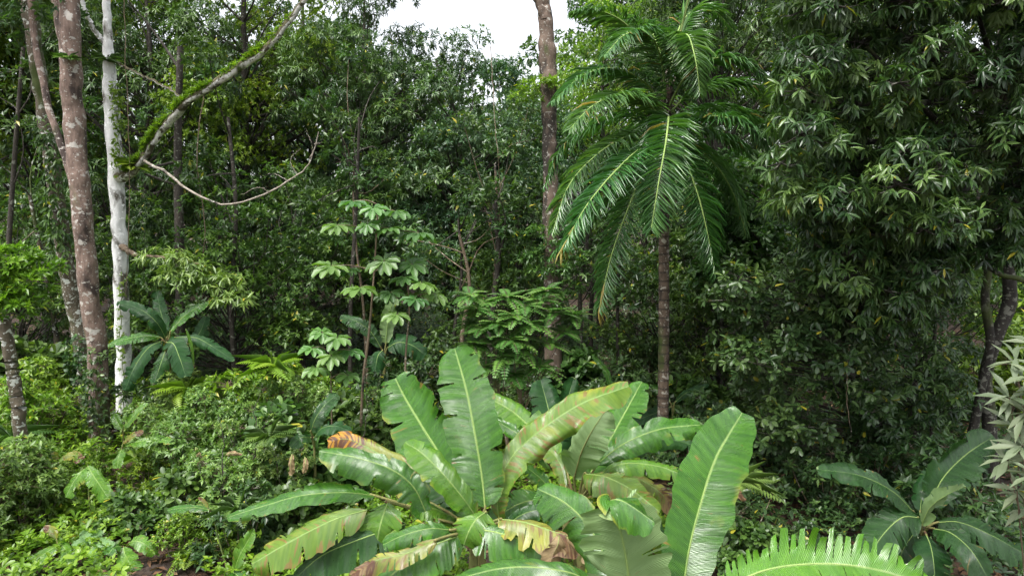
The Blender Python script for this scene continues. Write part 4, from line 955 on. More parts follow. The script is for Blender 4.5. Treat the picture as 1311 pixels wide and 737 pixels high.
# ------------------------------------------------------------------ banana leaves
def blade(mid3, hw, Nh, mat, rng, parent, b, fold=.25, droop=.15, wave=.5, tears=4, tear_depth=.5, power=.42, skew=1.0, blunt=0.0, rib=None, n=110, m=9, fingers=0.0, asym=1.0, ribmat='rib', corr=1.0):
    """one banana leaf: mid3 3-D midrib base->tip, hw half width in metres, Nh upper-side normal (one vector or one per control point)"""
    q = spline(mid3, n); Nh = np.asarray(Nh, float)
    Nn = np.tile(Nh, (n, 1)) if Nh.ndim == 1 else spline(Nh, n)
    seg = np.linalg.norm(np.diff(q, axis=0), axis=1); ul = np.concatenate([[0], np.cumsum(seg)])
    T = nrm(np.gradient(q, axis=0)); S = nrm(np.cross(T, Nn)); N = np.cross(S, T)
    t = ul / ul[-1]; ts = t ** skew
    prof = np.clip(4 * ts * (1 - ts), 0, 1) ** power
    if blunt > 0: prof = np.where(t > .5, np.maximum(prof, np.interp(t, [.5, 1 - .02, 1], [0, blunt, blunt * .8])), prof)
    vs = np.linspace(0, 1, m)
    Lm = ul[-1]; ph = rng.uniform(0, 6.28, 6)
    power = power * .82; prof = np.clip(4 * ts * (1 - ts), 0, 1) ** power
    if blunt > 0: prof = np.where(t > .5, np.maximum(prof, np.interp(t, [.5, 1 - .02, 1], [0, blunt, blunt * .8])), prof)
    gate = .35 + .65 * (.5 + .5 * np.sin(ul * 4.1 + ph[0] * 3)) * (.5 + .5 * np.sin(ul * 9.7 + ph[1] * 2))
    V = []; UV = []; TT = []; Fq = []; base = 0
    uq = np.linspace(-.5, Lm + .5, 900)
    def rnd(scale):
        kk = int((Lm + 1) / scale) + 4; tab = rng.normal(0, 1, kk); return lambda u_: np.interp(u_, np.linspace(-.5, Lm + .5, kk), tab)
    for sg in (-1, 1):
        n1, n2, n3 = rnd(.022), rnd(.06), rnd(.2)
        a = asym if sg > 0 else 1.0
        wv = hw * a * prof * (1 + .05 * np.sin(t * 23 + ph[0] + sg) + .03 * np.sin(t * 51 + ph[1] * sg))
        cuts = np.sort(rng.integers(8, n - 4, tears)) if tears and not fingers else np.clip(np.linspace(6, n - 5, tears).astype(int) + rng.integers(-1, 2, tears), 4, n - 3) if tears else np.array([], int)
        if tears and len(cuts) > 1: cuts = cuts[np.concatenate([[True], np.diff(cuts) > 2])]
        fid = np.searchsorted(cuts, np.arange(n), side='right'); fo = rng.normal(0, 1, len(cuts) + 1)[fid]; fo2 = rng.uniform(-1, 1, len(cuts) + 1)[fid]
        for i_v, v in enumerate(vs):
            tv = np.maximum(0, (v - tear_depth) / (1 - tear_depth + 1e-6))
            f = fold + .25 * fo * tv * (1 if tears else 0)
            lat = wv * v
            us = ul - lat * .05
            ripple = corr * min(1.0, hw / .12) * (.0035 * n1(us) * gate + .006 * n2(us)) * (v ** .5) + corr * .012 * min(1.0, hw / .12) * n3(us) * v
            edge = wave * .10 * hw * v ** 2 * (np.sin(ul / hw * 1.9 + ph[4] + sg * 2) + .6 * np.sin(ul / hw * 4.3 + ph[5]))
            if tears and len(cuts):
                ed = np.concatenate([[0], cuts, [n - 1]]); uc = (ul[ed[:-1]] + ul[np.minimum(ed[1:], n - 1)]) / 2
                sq = (uc[fid] - ul) * (fingers if fingers > 0 else .10) * tv
                if fingers > 0: lat = lat * (1 + .22 * fo2 * tv) 
            else: sq = 0.0
            p = q + S * (sg * lat * np.cos(f) * np.ones(n))[:, None] + N * (lat * np.sin(f) * 1.0 + ripple + edge)[:, None] + T * (lat * .28 + sq)[:, None]
            p[:, 2] -= droop * lat * v
            V.append(p); UV.append(np.stack([ul, np.full(n, sg * v)], -1)); TT.append(t)
        idx = base + np.arange(m)[:, None] * n + np.arange(n)[None]
        A = idx[:-1, :-1]; B_ = idx[:-1, 1:]; Cc = idx[1:, 1:]; D = idx[1:, :-1]
        keep = np.ones(A.shape, bool)
        for c in cuts:
            j0 = int(m * np.clip(tear_depth + rng.normal(0, .12), .12, .9))
            if c - 1 < A.shape[1]: keep[j0:, c - 1] = False
        f4 = np.stack([A, D, Cc, B_], -1)[keep] if sg > 0 else np.stack([A, B_, Cc, D], -1)[keep]
        Fq.append(f4.reshape(-1, 4)); base += m * n
    o = mesh_np('leaf', np.vstack(V), [np.vstack(Fq)], M[mat], parent, uv=np.vstack(UV), tint=np.concatenate(TT), loc=b)
    tb = Tubes(); rr = np.linspace(1, .18, n) * (rib or max(.004, hw * .038)); tb.add(q - N * .002, rr, 6); tb.build('midrib', M[ribmat], o, loc=b)
    return o

CAMV = np.array([0, -1, .45])
def banana_plant(label, base_px, Y, crown, leaves, seed, r=.07, name='banana_plant', group=None, stem_mat='rib_brown', petr=.016, shoots=1):
    rng = np.random.default_rng(seed); cr = PY(*crown); b = np.array([PY(base_px, 600, Y)[0], Y, 0]); b[2] = tz(b[0], b[1])
    t = thing(name, label, 'banana plant' if r > .04 else 'seedling', b, group)
    tb = Tubes()
    for k in range(shoots):
        o = rng.normal(0, .05 * shoots, 3) * (k > 0); o[2] = 0
        tb.add(spline([b + o + np.array([0, 0, -.1]), (b + cr) / 2 + o * .7 + rng.normal(0, .02, 3), cr + o * .4], 16), np.linspace(r, r * .45, 16), 10, rng, .08)
    tb.build('stem', M[stem_mat], t, loc=b)
    for lf in leaves:
        pts, hwpx, N_, mat, kw = lf
        mid = path3(pts); hw = hwpx * np.mean([p[2] for p in pts]) / F
        kw = dict(kw); pet = kw.pop('pet', True)
        o = blade(mid, hw, N_, mat, rng, t, b, **kw)
        if pet:
            st = Tubes(); p0 = mid[0]; s = cr + (p0 - cr) * .0; T0 = mid[1] - mid[0]
            q = spline([s - np.array([0, 0, .12]), (s + p0) / 2 + np.array([0, 0, -.02]), p0, p0 + T0 * .1], 12); st.add(q, np.linspace(petr * 1.25, petr * .7, 12), 7); st.build('petiole', M['rib_brown'], o, loc=b)
    return t
def N(x, y, z): return np.array([x, y, z], float)
def D(*a, Y=None): return [tuple(p) for p in a]
# --- left foreground clump
banana_plant('big banana plant in front, with the tallest upright leaf and long leaves reaching left', 615, 7.1, (612, 672, 7.0), [
  ([(621, 650, 7.0), (617, 610, 7.05), (607, 550, 7.15), (596, 495, 7.3), (582, 446, 7.5)], 37, N(-.05, -1, .20), 'ban_green', dict(fold=.12, power=.36, blunt=.35, wave=.5)),
  ([(590, 650, 7.2), (567, 590, 7.4), (540, 545, 7.6), (518, 508, 7.8), (506, 484, 7.9)], 40, N(-.25, -1, .55), 'ban_green', dict(fold=.1, power=.34, blunt=.5, droop=.1, wave=.7)),
  ([(610, 662, 6.9), (592, 636, 6.8), (565, 604, 6.75), (538, 578, 6.8), (518, 566, 6.85)], 23, N(.2, -.8, .8), 'ban_light', dict(fold=-.1, power=.45)),
  ([(548, 662, 6.7), (530, 624, 6.6), (500, 600, 6.5), (455, 585, 6.4), (408, 577, 6.35)], 24, N(.1, -.75, .8), 'ban_green', dict(fold=-.2, droop=.35, power=.5)),
  ([(545, 640, 7.2), (515, 600, 7.2), (480, 578, 7.2), (445, 562, 7.2), (420, 566, 7.2)], 24, N(.1, -.9, .6), 'ban_tip', dict(fold=-.1, droop=.5, power=.36, blunt=.55, tears=4, tear_depth=.6, wave=1.1)),
  ([(480, 634, 6.9), (440, 630, 6.7), (385, 634, 6.5), (335, 648, 6.4), (290, 662, 6.3)], 15, N(-.1, -.7, .9), 'ban_green', dict(fold=-.1, droop=.1, power=.42, wave=.8)),
  ([(470, 652, 6.5), (430, 664, 6.35), (388, 684, 6.25), (352, 704, 6.2), (322, 722, 6.15)], 25, N(-.25, -.85, .7), 'ban_yellow', dict(fold=-.15, droop=.35, power=.40, wave=.4, pet=False)),
  ([(497, 642, 6.7), (492, 655, 6.55), (486, 675, 6.45), (482, 700, 6.45)], 27, N(0, -.9, .6), 'ban_light', dict(fold=-.25, droop=.1, power=.3, wave=.9)),
  ([(578, 678, 6.5), (550, 676, 6.35), (518, 684, 6.25), (490, 697, 6.2)], 15, N(-.1, -.7, .8), 'ban_green', dict(fold=-.1, power=.4)),
  ([(622, 655, 6.8), (610, 664, 6.6), (600, 680, 6.5), (594, 697, 6.5)], 26, N(0, -.8, .8), 'ban_light', dict(fold=-.25, droop=.2, power=.35, wave=.9)),
  ([(592, 684, 6.6), (555, 698, 6.3), (515, 724, 6.1), (472, 762, 5.9)], 33, N(-.2, -.8, .7), 'ban_green', dict(fold=-.25, droop=.3, power=.42, wave=.4)),
  ([(600, 676, 6.7), (640, 682, 6.4), (688, 700, 6.2), (722, 738, 6.1)], 32, N(.2, -.8, .7), 'ban_green', dict(fold=-.3, droop=.4, power=.42, wave=.4)),
  ([(520, 670, 6.6), (460, 690, 6.4), (410, 712, 6.3), (370, 748, 6.2)], 25, N(-.2, -.9, .5), 'ban_dark', dict(fold=-.2, droop=.4, power=.42, pet=False)),
  ([(585, 665, 7.0), (560, 652, 6.8), (542, 648, 6.7), (525, 655, 6.7)], 15, N(0, -.6, .9), 'ban_light', dict(fold=-.3, droop=.3, power=.4)),
  ([(595, 655, 7.3), (575, 630, 7.3), (550, 600, 7.4), (530, 580, 7.5)], 28, N(0, -.6, .8), 'ban_dark', dict(fold=-.2, power=.4)),
  ([(640, 668, 7.1), (637, 636, 7.1), (652, 590, 7.1), (690, 552, 7.1), (745, 516, 7.1), (805, 494, 7.2)], 25, [N(-.9, -.8, .2), N(-.8, -.8, .2), N(-.5, -.9, .4), N(-.3, -.9, .5), N(-.2, -.8, .6), N(-.1, -.8, .7)], 'ban_yellow', dict(fold=-.1, droop=.2, power=.34, blunt=.5, wave=1.0, tears=3, tear_depth=.8)),
  ([(640, 664, 6.6), (672, 668, 6.3), (710, 680, 6.1), (748, 690, 6.0)], 25, N(.1, -.6, .9), 'ban_old', dict(fold=-.35, droop=.5, power=.4, wave=1.6, tears=7, tear_depth=.5)),
  ([(600, 668, 7.2), (570, 640, 7.4), (545, 618, 7.5), (515, 612, 7.5)], 12, N(-.1, -.8, .7), 'ban_yellow', dict(fold=-.2, droop=.3, power=.42, tears=8)),
  ([(640, 680, 6.9), (665, 660, 6.8), (690, 652, 6.7), (715, 655, 6.7)], 13, N(0, -.8, .7), 'ban_dark', dict(fold=-.2, droop=.3, power=.42, tears=6)),
  ([(560, 690, 6.2), (520, 708, 6.0), (480, 718, 5.9), (445, 742, 5.8)], 13, N(-.1, -.8, .7), 'ban_old', dict(fold=-.25, droop=.4, power=.42, tears=9, tear_depth=.4)),
  ([(716, 684, 6.0), (714, 697, 5.95), (707, 712, 5.95), (703, 731, 5.95)], 15, N(0, -1, .2), 'ban_dry', dict(fold=-.3, power=.35, wave=2.0, tears=2, pet=False)),
  ([(724, 686, 5.95), (738, 698, 5.9), (752, 712, 5.85), (772, 734, 5.85)], 9, N(-.2, -1, .4), 'ban_dry', dict(fold=-.3, power=.45, wave=2.0, tears=2, pet=False)),
], 601, r=.08, shoots=4, group='big banana plants in the foreground')
# --- right back clump
banana_plant('banana plant behind the front ones, with a red-based cluster of stalks right of centre', 740, 8.3, (738, 640, 8.3), [
  ([(735, 612, 8.2), (744, 580, 8.0), (757, 553, 7.9), (776, 524, 7.9)], 28, N(.35, 1, -.1), 'ban_pale', dict(fold=.2, power=.42, wave=.3, ribmat='rib_brown', droop=0)),
  ([(752, 612, 8.4), (778, 568, 8.6), (800, 528, 8.8), (822, 488, 9.0)], 24, N(-.5, -1, .35), 'ban_green', dict(fold=.1, power=.42)),
  ([(764, 594, 8.3), (798, 568, 8.2), (845, 549, 8.1), (900, 543, 8.1)], 20, N(.1, -.75, .85), 'ban_green', dict(fold=-.15, droop=.2, power=.45, wave=.8)),
  ([(768, 606, 8.2), (800, 593, 8.0), (845, 597, 7.9), (885, 612, 7.9)], 13, N(.1, -.7, .8), 'ban_light', dict(fold=-.2, droop=.3, power=.4)),
  ([(748, 606, 8.1), (775, 610, 7.7), (808, 626, 7.5), (845, 655, 7.4)], 24, N(.1, -.7, .8), 'ban_yellow', dict(fold=-.25, droop=.3, power=.42, tears=4)),
  ([(780, 604, 8.3), (815, 612, 8.2), (845, 630, 8.1), (865, 655, 8.1)], 14, N(.2, -.8, .6), 'ban_old', dict(fold=-.2, droop=.3, power=.4)),
  ([(712, 590, 8.9), (708, 550, 9.2), (700, 515, 9.4), (692, 486, 9.5)], 22, N(.2, -1, .55), 'ban_blue', dict(fold=.1, power=.35, blunt=.5)),
  ([(718, 580, 9.2), (724, 540, 9.5), (728, 508, 9.6), (735, 483, 9.7)], 17, N(.4, -1, .5), 'ban_blue', dict(fold=.1, power=.4)),
  ([(712, 600, 8.6), (690, 560, 8.8), (658, 528, 9.0), (620, 506, 9.1)], 27, N(.2, -.9, .7), 'ban_light', dict(fold=-.1, power=.38, tears=2)),
  ([(700, 590, 8.5), (670, 560, 8.5), (630, 535, 8.5)], 14, N(.3, -.7, .8), 'ban_green', dict(fold=-.3, droop=.2, power=.4)),
  ([(712, 640, 8.0), (695, 615, 7.9), (675, 598, 7.8)], 12, N(.2, -.8, .6), 'ban_green', dict(fold=-.1, power=.45)),
  ([(715, 640, 8.0), (680, 640, 7.6), (650, 652, 7.5), (632, 670, 7.4)], 24, N(-.1, -.8, .7), 'ban_green', dict(fold=-.2, power=.42)),
  ([(725, 625, 8.2), (715, 590, 8.3), (695, 570, 8.4), (668, 562, 8.4)], 12, N(0, -.8, .7), 'ban_yellow', dict(fold=-.2, droop=.3, power=.42, tears=8)),
  ([(755, 625, 8.0), (790, 632, 7.8), (825, 652, 7.7), (850, 685, 7.6)], 14, N(.1, -.8, .6), 'ban_dark', dict(fold=-.2, droop=.3, power=.42, tears=6)),
  ([(760, 615, 8.5), (800, 575, 8.8), (850, 562, 9.0), (890, 570, 9.0)], 14, N(.1, -.8, .6), 'ban_dark', dict(fold=-.2, power=.42)),
], 602, r=.075, shoots=5, group='big banana plants in the foreground')
# --- nearest, right
banana_plant('nearest banana plant, with the widest pale leaf standing at the lower right of centre', 830, 4.7, (832, 800, 4.7), [
  ([(872, 775, 4.8), (882, 705, 4.85), (897, 645, 4.95), (917, 585, 5.1), (950, 528, 5.3)], 42, N(.0, -1, .45), 'ban_green', dict(fold=.12, power=.44, blunt=.45, wave=.12, tears=0, skew=1.15)),
  ([(812, 800, 4.6), (806, 745, 4.55), (797, 690, 4.5), (785, 650, 4.5)], 58, N(.1, 1, -.35), 'ban_pale', dict(fold=.15, power=.30, blunt=.75, wave=.2, droop=0, ribmat='rib')),
  ([(785, 652, 4.5), (782, 640, 4.46), (800, 642, 4.38), (838, 668, 4.33)], 24, N(.1, -.4, .9), 'ban_green', dict(fold=-.35, power=.3, blunt=.4, wave=1.3, pet=False, droop=.4)),
  ([(805, 800, 4.9), (783, 735, 5.0), (758, 680, 5.1), (726, 645, 5.2), (688, 625, 5.3)], 38, N(-.4, -.9, .6), 'ban_green', dict(fold=-.15, power=.4, tears=4, tear_depth=.35, wave=.4, asym=.7)),
  ([(790, 790, 4.5), (750, 742, 4.35), (700, 727, 4.25), (640, 727, 4.2), (570, 745, 4.15)], 30, N(-.05, -.6, .9), 'ban_green', dict(fold=-.35, droop=.3, power=.42, tears=3, tear_depth=.8)),
  ([(870, 720, 5.6), (900, 640, 5.8), (930, 620, 5.9), (955, 640, 5.9)], 9, N(0, -.8, .6), 'ban_old', dict(fold=-.2, wave=1.5, power=.5)),
], 603, r=.085, shoots=2, group='big banana plants in the foreground', petr=.02)
# frayed frond at the bottom right
banana_plant('low plant whose single frayed arching leaf fills the bottom edge right of centre', 905, 4.0, (905, 775, 4.0), [
  ([(925, 752, 4.0), (985, 728, 3.95), (1055, 721, 3.9), (1125, 729, 3.9), (1195, 752, 3.9)], 40, N(.0, -.9, .75), 'ban_fresh', dict(fold=.0, droop=.0, power=.36, tears=25, tear_depth=.42, fingers=.45, wave=.5, n=260, m=12)),
], 604, r=.05, petr=.014)
# --- right banana
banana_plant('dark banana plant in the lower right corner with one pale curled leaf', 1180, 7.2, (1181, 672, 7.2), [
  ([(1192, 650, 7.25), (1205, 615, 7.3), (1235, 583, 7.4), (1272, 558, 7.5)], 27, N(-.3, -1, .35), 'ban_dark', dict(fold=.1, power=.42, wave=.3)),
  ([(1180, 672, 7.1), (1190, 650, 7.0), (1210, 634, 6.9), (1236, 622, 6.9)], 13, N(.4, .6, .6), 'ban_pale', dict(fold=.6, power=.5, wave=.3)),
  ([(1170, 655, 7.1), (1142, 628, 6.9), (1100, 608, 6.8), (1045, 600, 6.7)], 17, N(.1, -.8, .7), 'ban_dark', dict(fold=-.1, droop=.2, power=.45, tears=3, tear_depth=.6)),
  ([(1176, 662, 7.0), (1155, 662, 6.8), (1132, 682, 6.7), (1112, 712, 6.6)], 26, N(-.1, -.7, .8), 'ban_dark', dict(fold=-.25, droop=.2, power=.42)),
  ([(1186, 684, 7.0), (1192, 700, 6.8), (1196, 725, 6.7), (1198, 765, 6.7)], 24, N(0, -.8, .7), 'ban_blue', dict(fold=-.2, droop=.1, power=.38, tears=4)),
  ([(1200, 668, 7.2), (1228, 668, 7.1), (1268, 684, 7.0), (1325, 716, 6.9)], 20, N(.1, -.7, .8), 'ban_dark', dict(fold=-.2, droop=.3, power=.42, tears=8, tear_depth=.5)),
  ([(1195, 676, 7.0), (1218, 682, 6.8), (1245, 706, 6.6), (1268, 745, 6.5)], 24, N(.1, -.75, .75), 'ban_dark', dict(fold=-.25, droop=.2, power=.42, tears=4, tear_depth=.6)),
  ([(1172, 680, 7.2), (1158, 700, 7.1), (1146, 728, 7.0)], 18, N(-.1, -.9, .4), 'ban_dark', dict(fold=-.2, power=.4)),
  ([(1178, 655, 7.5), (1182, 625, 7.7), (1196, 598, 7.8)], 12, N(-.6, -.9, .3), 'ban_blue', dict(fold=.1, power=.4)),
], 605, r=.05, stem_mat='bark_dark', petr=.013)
# --- mid-ground bananas
banana_plant('banana plant with drooping blue-green leaves just behind the white trunk', 215, 12.6, (215, 440, 12.6), [
  ([(212, 432, 12.5), (200, 412, 12.3), (180, 396, 12.2), (150, 386, 12.1)], 9.2, N(0, -.8, .7), 'ban_blue', dict(fold=-.1, power=.42)),
  ([(208, 436, 12.5), (190, 445, 12.2), (172, 470, 12.0), (160, 500, 12.0)], 11.8, N(-.2, -.9, .5), 'ban_blue', dict(fold=-.15, power=.42)),
  ([(213, 438, 12.4), (222, 440, 12.0), (230, 458, 11.8), (238, 482, 11.7)], 14.3, N(0, -.9, .6), 'ban_blue', dict(fold=-.2, power=.38)),
  ([(222, 432, 12.5), (250, 432, 12.3), (275, 445, 12.1), (300, 462, 12)], 8.4, N(.1, -.7, .8), 'ban_blue', dict(fold=-.2, power=.42)),
  ([(218, 425, 12.6), (232, 408, 12.6), (248, 396, 12.6), (268, 386, 12.6)], 7.6, N(-.2, -.9, .6), 'ban_green', dict(fold=-.1, power=.42)),
  ([(213, 425, 12.7), (206, 400, 12.8), (200, 372, 12.9)], 8.4, N(.2, -1, .3), 'ban_blue', dict(fold=-.1, power=.42)),
  ([(206, 432, 12.6), (185, 430, 12.4), (160, 434, 12.3), (138, 442, 12.2)], 7.6, N(0, -.7, .8), 'ban_green', dict(fold=-.1, power=.42)),
  ([(245, 440, 12.9), (256, 425, 13), (264, 405, 13.1)], 10.1, N(-.2, -1, .4), 'ban_blue', dict(fold=-.1, power=.4)),
  ([(212, 448, 12.3), (206, 465, 12.1), (198, 490, 12.0)], 10.9, N(0, -.9, .4), 'ban_dark', dict(fold=-.2, power=.4)),
  ([(248, 470, 12.2), (246, 445, 12.2), (238, 420, 12.2)], 2.5, N(0, -1, .2), 'ban_light', dict(fold=.3, power=.5)),
], 606, r=.08)
banana_plant('young banana plant with one upright pale-backed leaf between the umbrella saplings', 492, 13.0, (492, 455, 13.0), [
  ([(494, 440, 13), (496, 415, 13), (500, 395, 13), (506, 380, 13.1)], 10, N(-.4, 1, .2), 'ban_pale', dict(fold=.2, power=.42)),
  ([(488, 445, 12.9), (475, 425, 12.8), (458, 412, 12.7), (436, 404, 12.7)], 10, N(.2, -.9, .6), 'ban_dark', dict(fold=-.1, power=.42, tears=3)),
  ([(496, 445, 12.9), (510, 438, 12.7), (528, 442, 12.6), (545, 455, 12.6)], 14, N(0, -.8, .6), 'ban_blue', dict(fold=-.2, power=.42)),
  ([(490, 448, 12.8), (484, 455, 12.6), (480, 475, 12.5)], 12, N(0, -.9, .4), 'ban_blue', dict(fold=-.2, power=.42, tears=6)),
], 607, r=.05)
banana_plant('banana shoot with two dull grey-green leaves in the shrubs left of the brown-tipped leaf', 405, 9.6, (402, 560, 9.6), [
  ([(398, 552, 9.5), (404, 535, 9.4), (416, 518, 9.4), (432, 504, 9.5)], 12, N(-.3, -1, .3), 'ban_dark', dict(fold=-.1, power=.45)),
  ([(402, 560, 9.4), (412, 548, 9.2), (430, 545, 9.1), (450, 552, 9.1)], 11, N(0, -.6, .9), 'ban_blue', dict(fold=-.2, power=.42)),
  ([(398, 560, 9.5), (385, 560, 9.3), (372, 572, 9.2)], 9, N(0, -.8, .6), 'ban_dark', dict(fold=-.2, power=.42)),
], 608, r=.03, name='banana_shoot')
banana_plant('banana shoot with thin leaves in the dark right of the palm foot', 862, 13.4, (862, 520, 13.4), [
  ([(864, 515, 13.4), (880, 502, 13.4), (908, 492, 13.4)], 5, N(0, -.9, .5), 'ban_blue', dict(fold=-.1, power=.45)),
  ([(860, 520, 13.4), (835, 530, 13.2), (810, 540, 13.1)], 9, N(0, -.9, .5), 'ban_blue', dict(fold=-.1, power=.45)),
  ([(858, 515, 13.4), (845, 500, 13.5), (828, 495, 13.5)], 7, N(0, -.9, .5), 'ban_green', dict(fold=-.1, power=.45)),
], 609, r=.03, name='banana_shoot')
banana_plant('banana shoot with one thin upright leaf left of the palm trunk', 782, 12.8, (784, 510, 12.8), [
  ([(784, 508, 12.8), (778, 480, 12.8), (768, 465, 12.8), (758, 455, 12.8)], 4, N(0, -1, .3), 'ban_green', dict(fold=.1, power=.45)),
  ([(786, 512, 12.8), (796, 505, 12.7), (806, 512, 12.6)], 6, N(0, -.8, .6), 'ban_dark', dict(fold=-.1, power=.45)),
], 610, r=.03, name='banana_shoot')
# --- young shoots, lower left
def shoot(label, px, Y, crown, leaves, seed):
    leaves = [([(a, c - 6, d - .25) for a, c, d in p], h_ * 1.25, n_, m_, k_) for p, h_, n_, m_, k_ in leaves]; crown = (crown[0], crown[1] - 6, crown[2] - .2)
    banana_plant(label, px, Y - .2, crown, leaves, seed, r=.014, name='banana_seedling', group='young shoots in the undergrowth', stem_mat='stem_green', petr=.006)
shoot('young shoot with two spread ribbed leaves below the pink trunk', 114, 9.7, (113, 612, 9.7), [
  ([(112, 602, 9.6), (118, 612, 9.4), (130, 630, 9.3), (144, 652, 9.25)], 9, N(.1, -.8, .7), 'ban_light', dict(fold=-.1, power=.42, wave=.8)),
  ([(110, 604, 9.6), (102, 612, 9.4), (92, 626, 9.35), (84, 642, 9.3)], 9, N(-.1, -.8, .7), 'ban_light', dict(fold=-.1, power=.42, wave=.8))], 701)
shoot('tall yellow-stemmed shoot in front of the white trunk foot', 153, 10.6, (158, 565, 10.6), [
  ([(158, 552, 10.5), (168, 542, 10.4), (178, 530, 10.4), (190, 522, 10.4)], 5, N(-.3, -.9, .5), 'ban_light', dict(fold=-.1, power=.45)),
  ([(162, 574, 10.5), (182, 570, 10.3), (204, 568, 10.2), (226, 572, 10.2)], 6, N(0, -.6, .9), 'ban_light', dict(fold=-.1, power=.42)),
  ([(156, 556, 10.5), (150, 545, 10.5), (146, 535, 10.5)], 5, N(0, -.9, .5), 'ban_light', dict(fold=-.1, power=.45)),
  ([(158, 572, 10.5), (170, 562, 10.4), (184, 558, 10.4)], 4, N(0, -.9, .5), 'ban_old', dict(fold=-.1, power=.45)),
  ([(156, 580, 10.5), (152, 590, 10.3), (150, 605, 10.2)], 6, N(0, -.9, .5), 'ban_light', dict(fold=-.2, power=.45))], 702)
shoot('shoot with ribbed leaves at the bottom edge under the two-leaved shoot', 160, 8.7, (160, 712, 8.7), [
  ([(158, 705, 8.6), (160, 715, 8.5), (168, 730, 8.4), (176, 748, 8.35)], 10, N(0, -.8, .7), 'ban_light', dict(fold=-.1, power=.42, wave=.8)),
  ([(165, 700, 8.7), (176, 698, 8.6), (188, 704, 8.5), (198, 716, 8.5)], 8, N(.1, -.8, .7), 'ban_light', dict(fold=-.1, power=.42)),
  ([(156, 705, 8.6), (146, 706, 8.5), (138, 716, 8.4)], 8, N(0, -.8, .7), 'ban_green', dict(fold=-.1, power=.42))], 703)
shoot('clump of young leaves in the bottom left corner', 70, 8.6, (74, 700, 8.6), [
  ([(76, 700, 8.6), (84, 710, 8.5), (86, 728, 8.4), (84, 745, 8.4)], 9, N(0, -.9, .5), 'ban_light', dict(fold=-.1, power=.42)),
  ([(72, 705, 8.6), (60, 712, 8.5), (46, 724, 8.4), (34, 742, 8.4)], 10, N(0, -.8, .7), 'ban_light', dict(fold=-.1, power=.42)),
  ([(72, 695, 8.7), (66, 685, 8.7), (56, 680, 8.7)], 5, N(0, -.8, .7), 'ban_old', dict(fold=-.1, power=.42))], 704)
shoot('yellowing leaf cluster on the ground left of the pink trunk foot', 78, 11.4, (78, 592, 11.4), [
  ([(80, 590, 11.4), (92, 588, 11.3), (106, 594, 11.2)], 6, N(0, -.7, .8), 'ban_old', dict(fold=-.1, power=.42)),
  ([(76, 592, 11.4), (66, 588, 11.3), (54, 592, 11.2)], 5, N(0, -.7, .8), 'ban_old', dict(fold=-.1, power=.42))], 705)
shoot('pointed bright leaf standing at the bottom edge left of the big banana leaves', 298, 7.9, (300, 735, 7.9), [
  ([(300, 735, 7.9), (306, 718, 7.85), (316, 700, 7.85), (326, 682, 7.85)], 9, N(-.3, -1, .3), 'ban_light', dict(fold=.25, power=.7, wave=.2)),
  ([(298, 738, 7.9), (304, 742, 7.8), (312, 752, 7.7)], 9, N(0, -.7, .8), 'ban_green', dict(fold=.1, power=.5))], 706)
shoot('bent yellow stalk with one narrow leaf at its tip, near the bottom edge', 290, 8.4, (272, 662, 8.4), [
  ([(268, 658, 8.4), (250, 655, 8.35), (232, 656, 8.3), (214, 658, 8.3)], 4.5, N(0, -.7, .8), 'ban_green', dict(fold=-.1, power=.45)),
  ([(266, 655, 8.4), (262, 648, 8.4), (254, 642, 8.4)], 2, N(0, -.9, .5), 'ban_old', dict(fold=-.1, power=.45))], 707)
shoot('leafy rosette of light leaves on the ground near the bottom left', 118, 8.75, (118, 705, 8.75), [
  ([(118, 704, 8.7), (130, 700, 8.6), (146, 704, 8.5)], 6, N(0, -.6, .9), 'ban_pale', dict(fold=.1, power=.6)),
  ([(116, 704, 8.7), (104, 700, 8.6), (92, 704, 8.5)], 6, N(0, -.6, .9), 'ban_pale', dict(fold=.1, power=.6)),
  ([(118, 706, 8.6), (118, 716, 8.5), (122, 730, 8.45)], 6, N(0, -.6, .9), 'ban_pale', dict(fold=.1, power=.6)),
  ([(118, 702, 8.8), (124, 692, 8.9), (130, 684, 8.9)], 6, N(0, -.8, .6), 'ban_pale', dict(fold=.1, power=.6)),
  ([(117, 702, 8.8), (110, 692, 8.9), (104, 686, 8.9)], 6, N(0, -.8, .6), 'ban_pale', dict(fold=.1, power=.6))], 708)

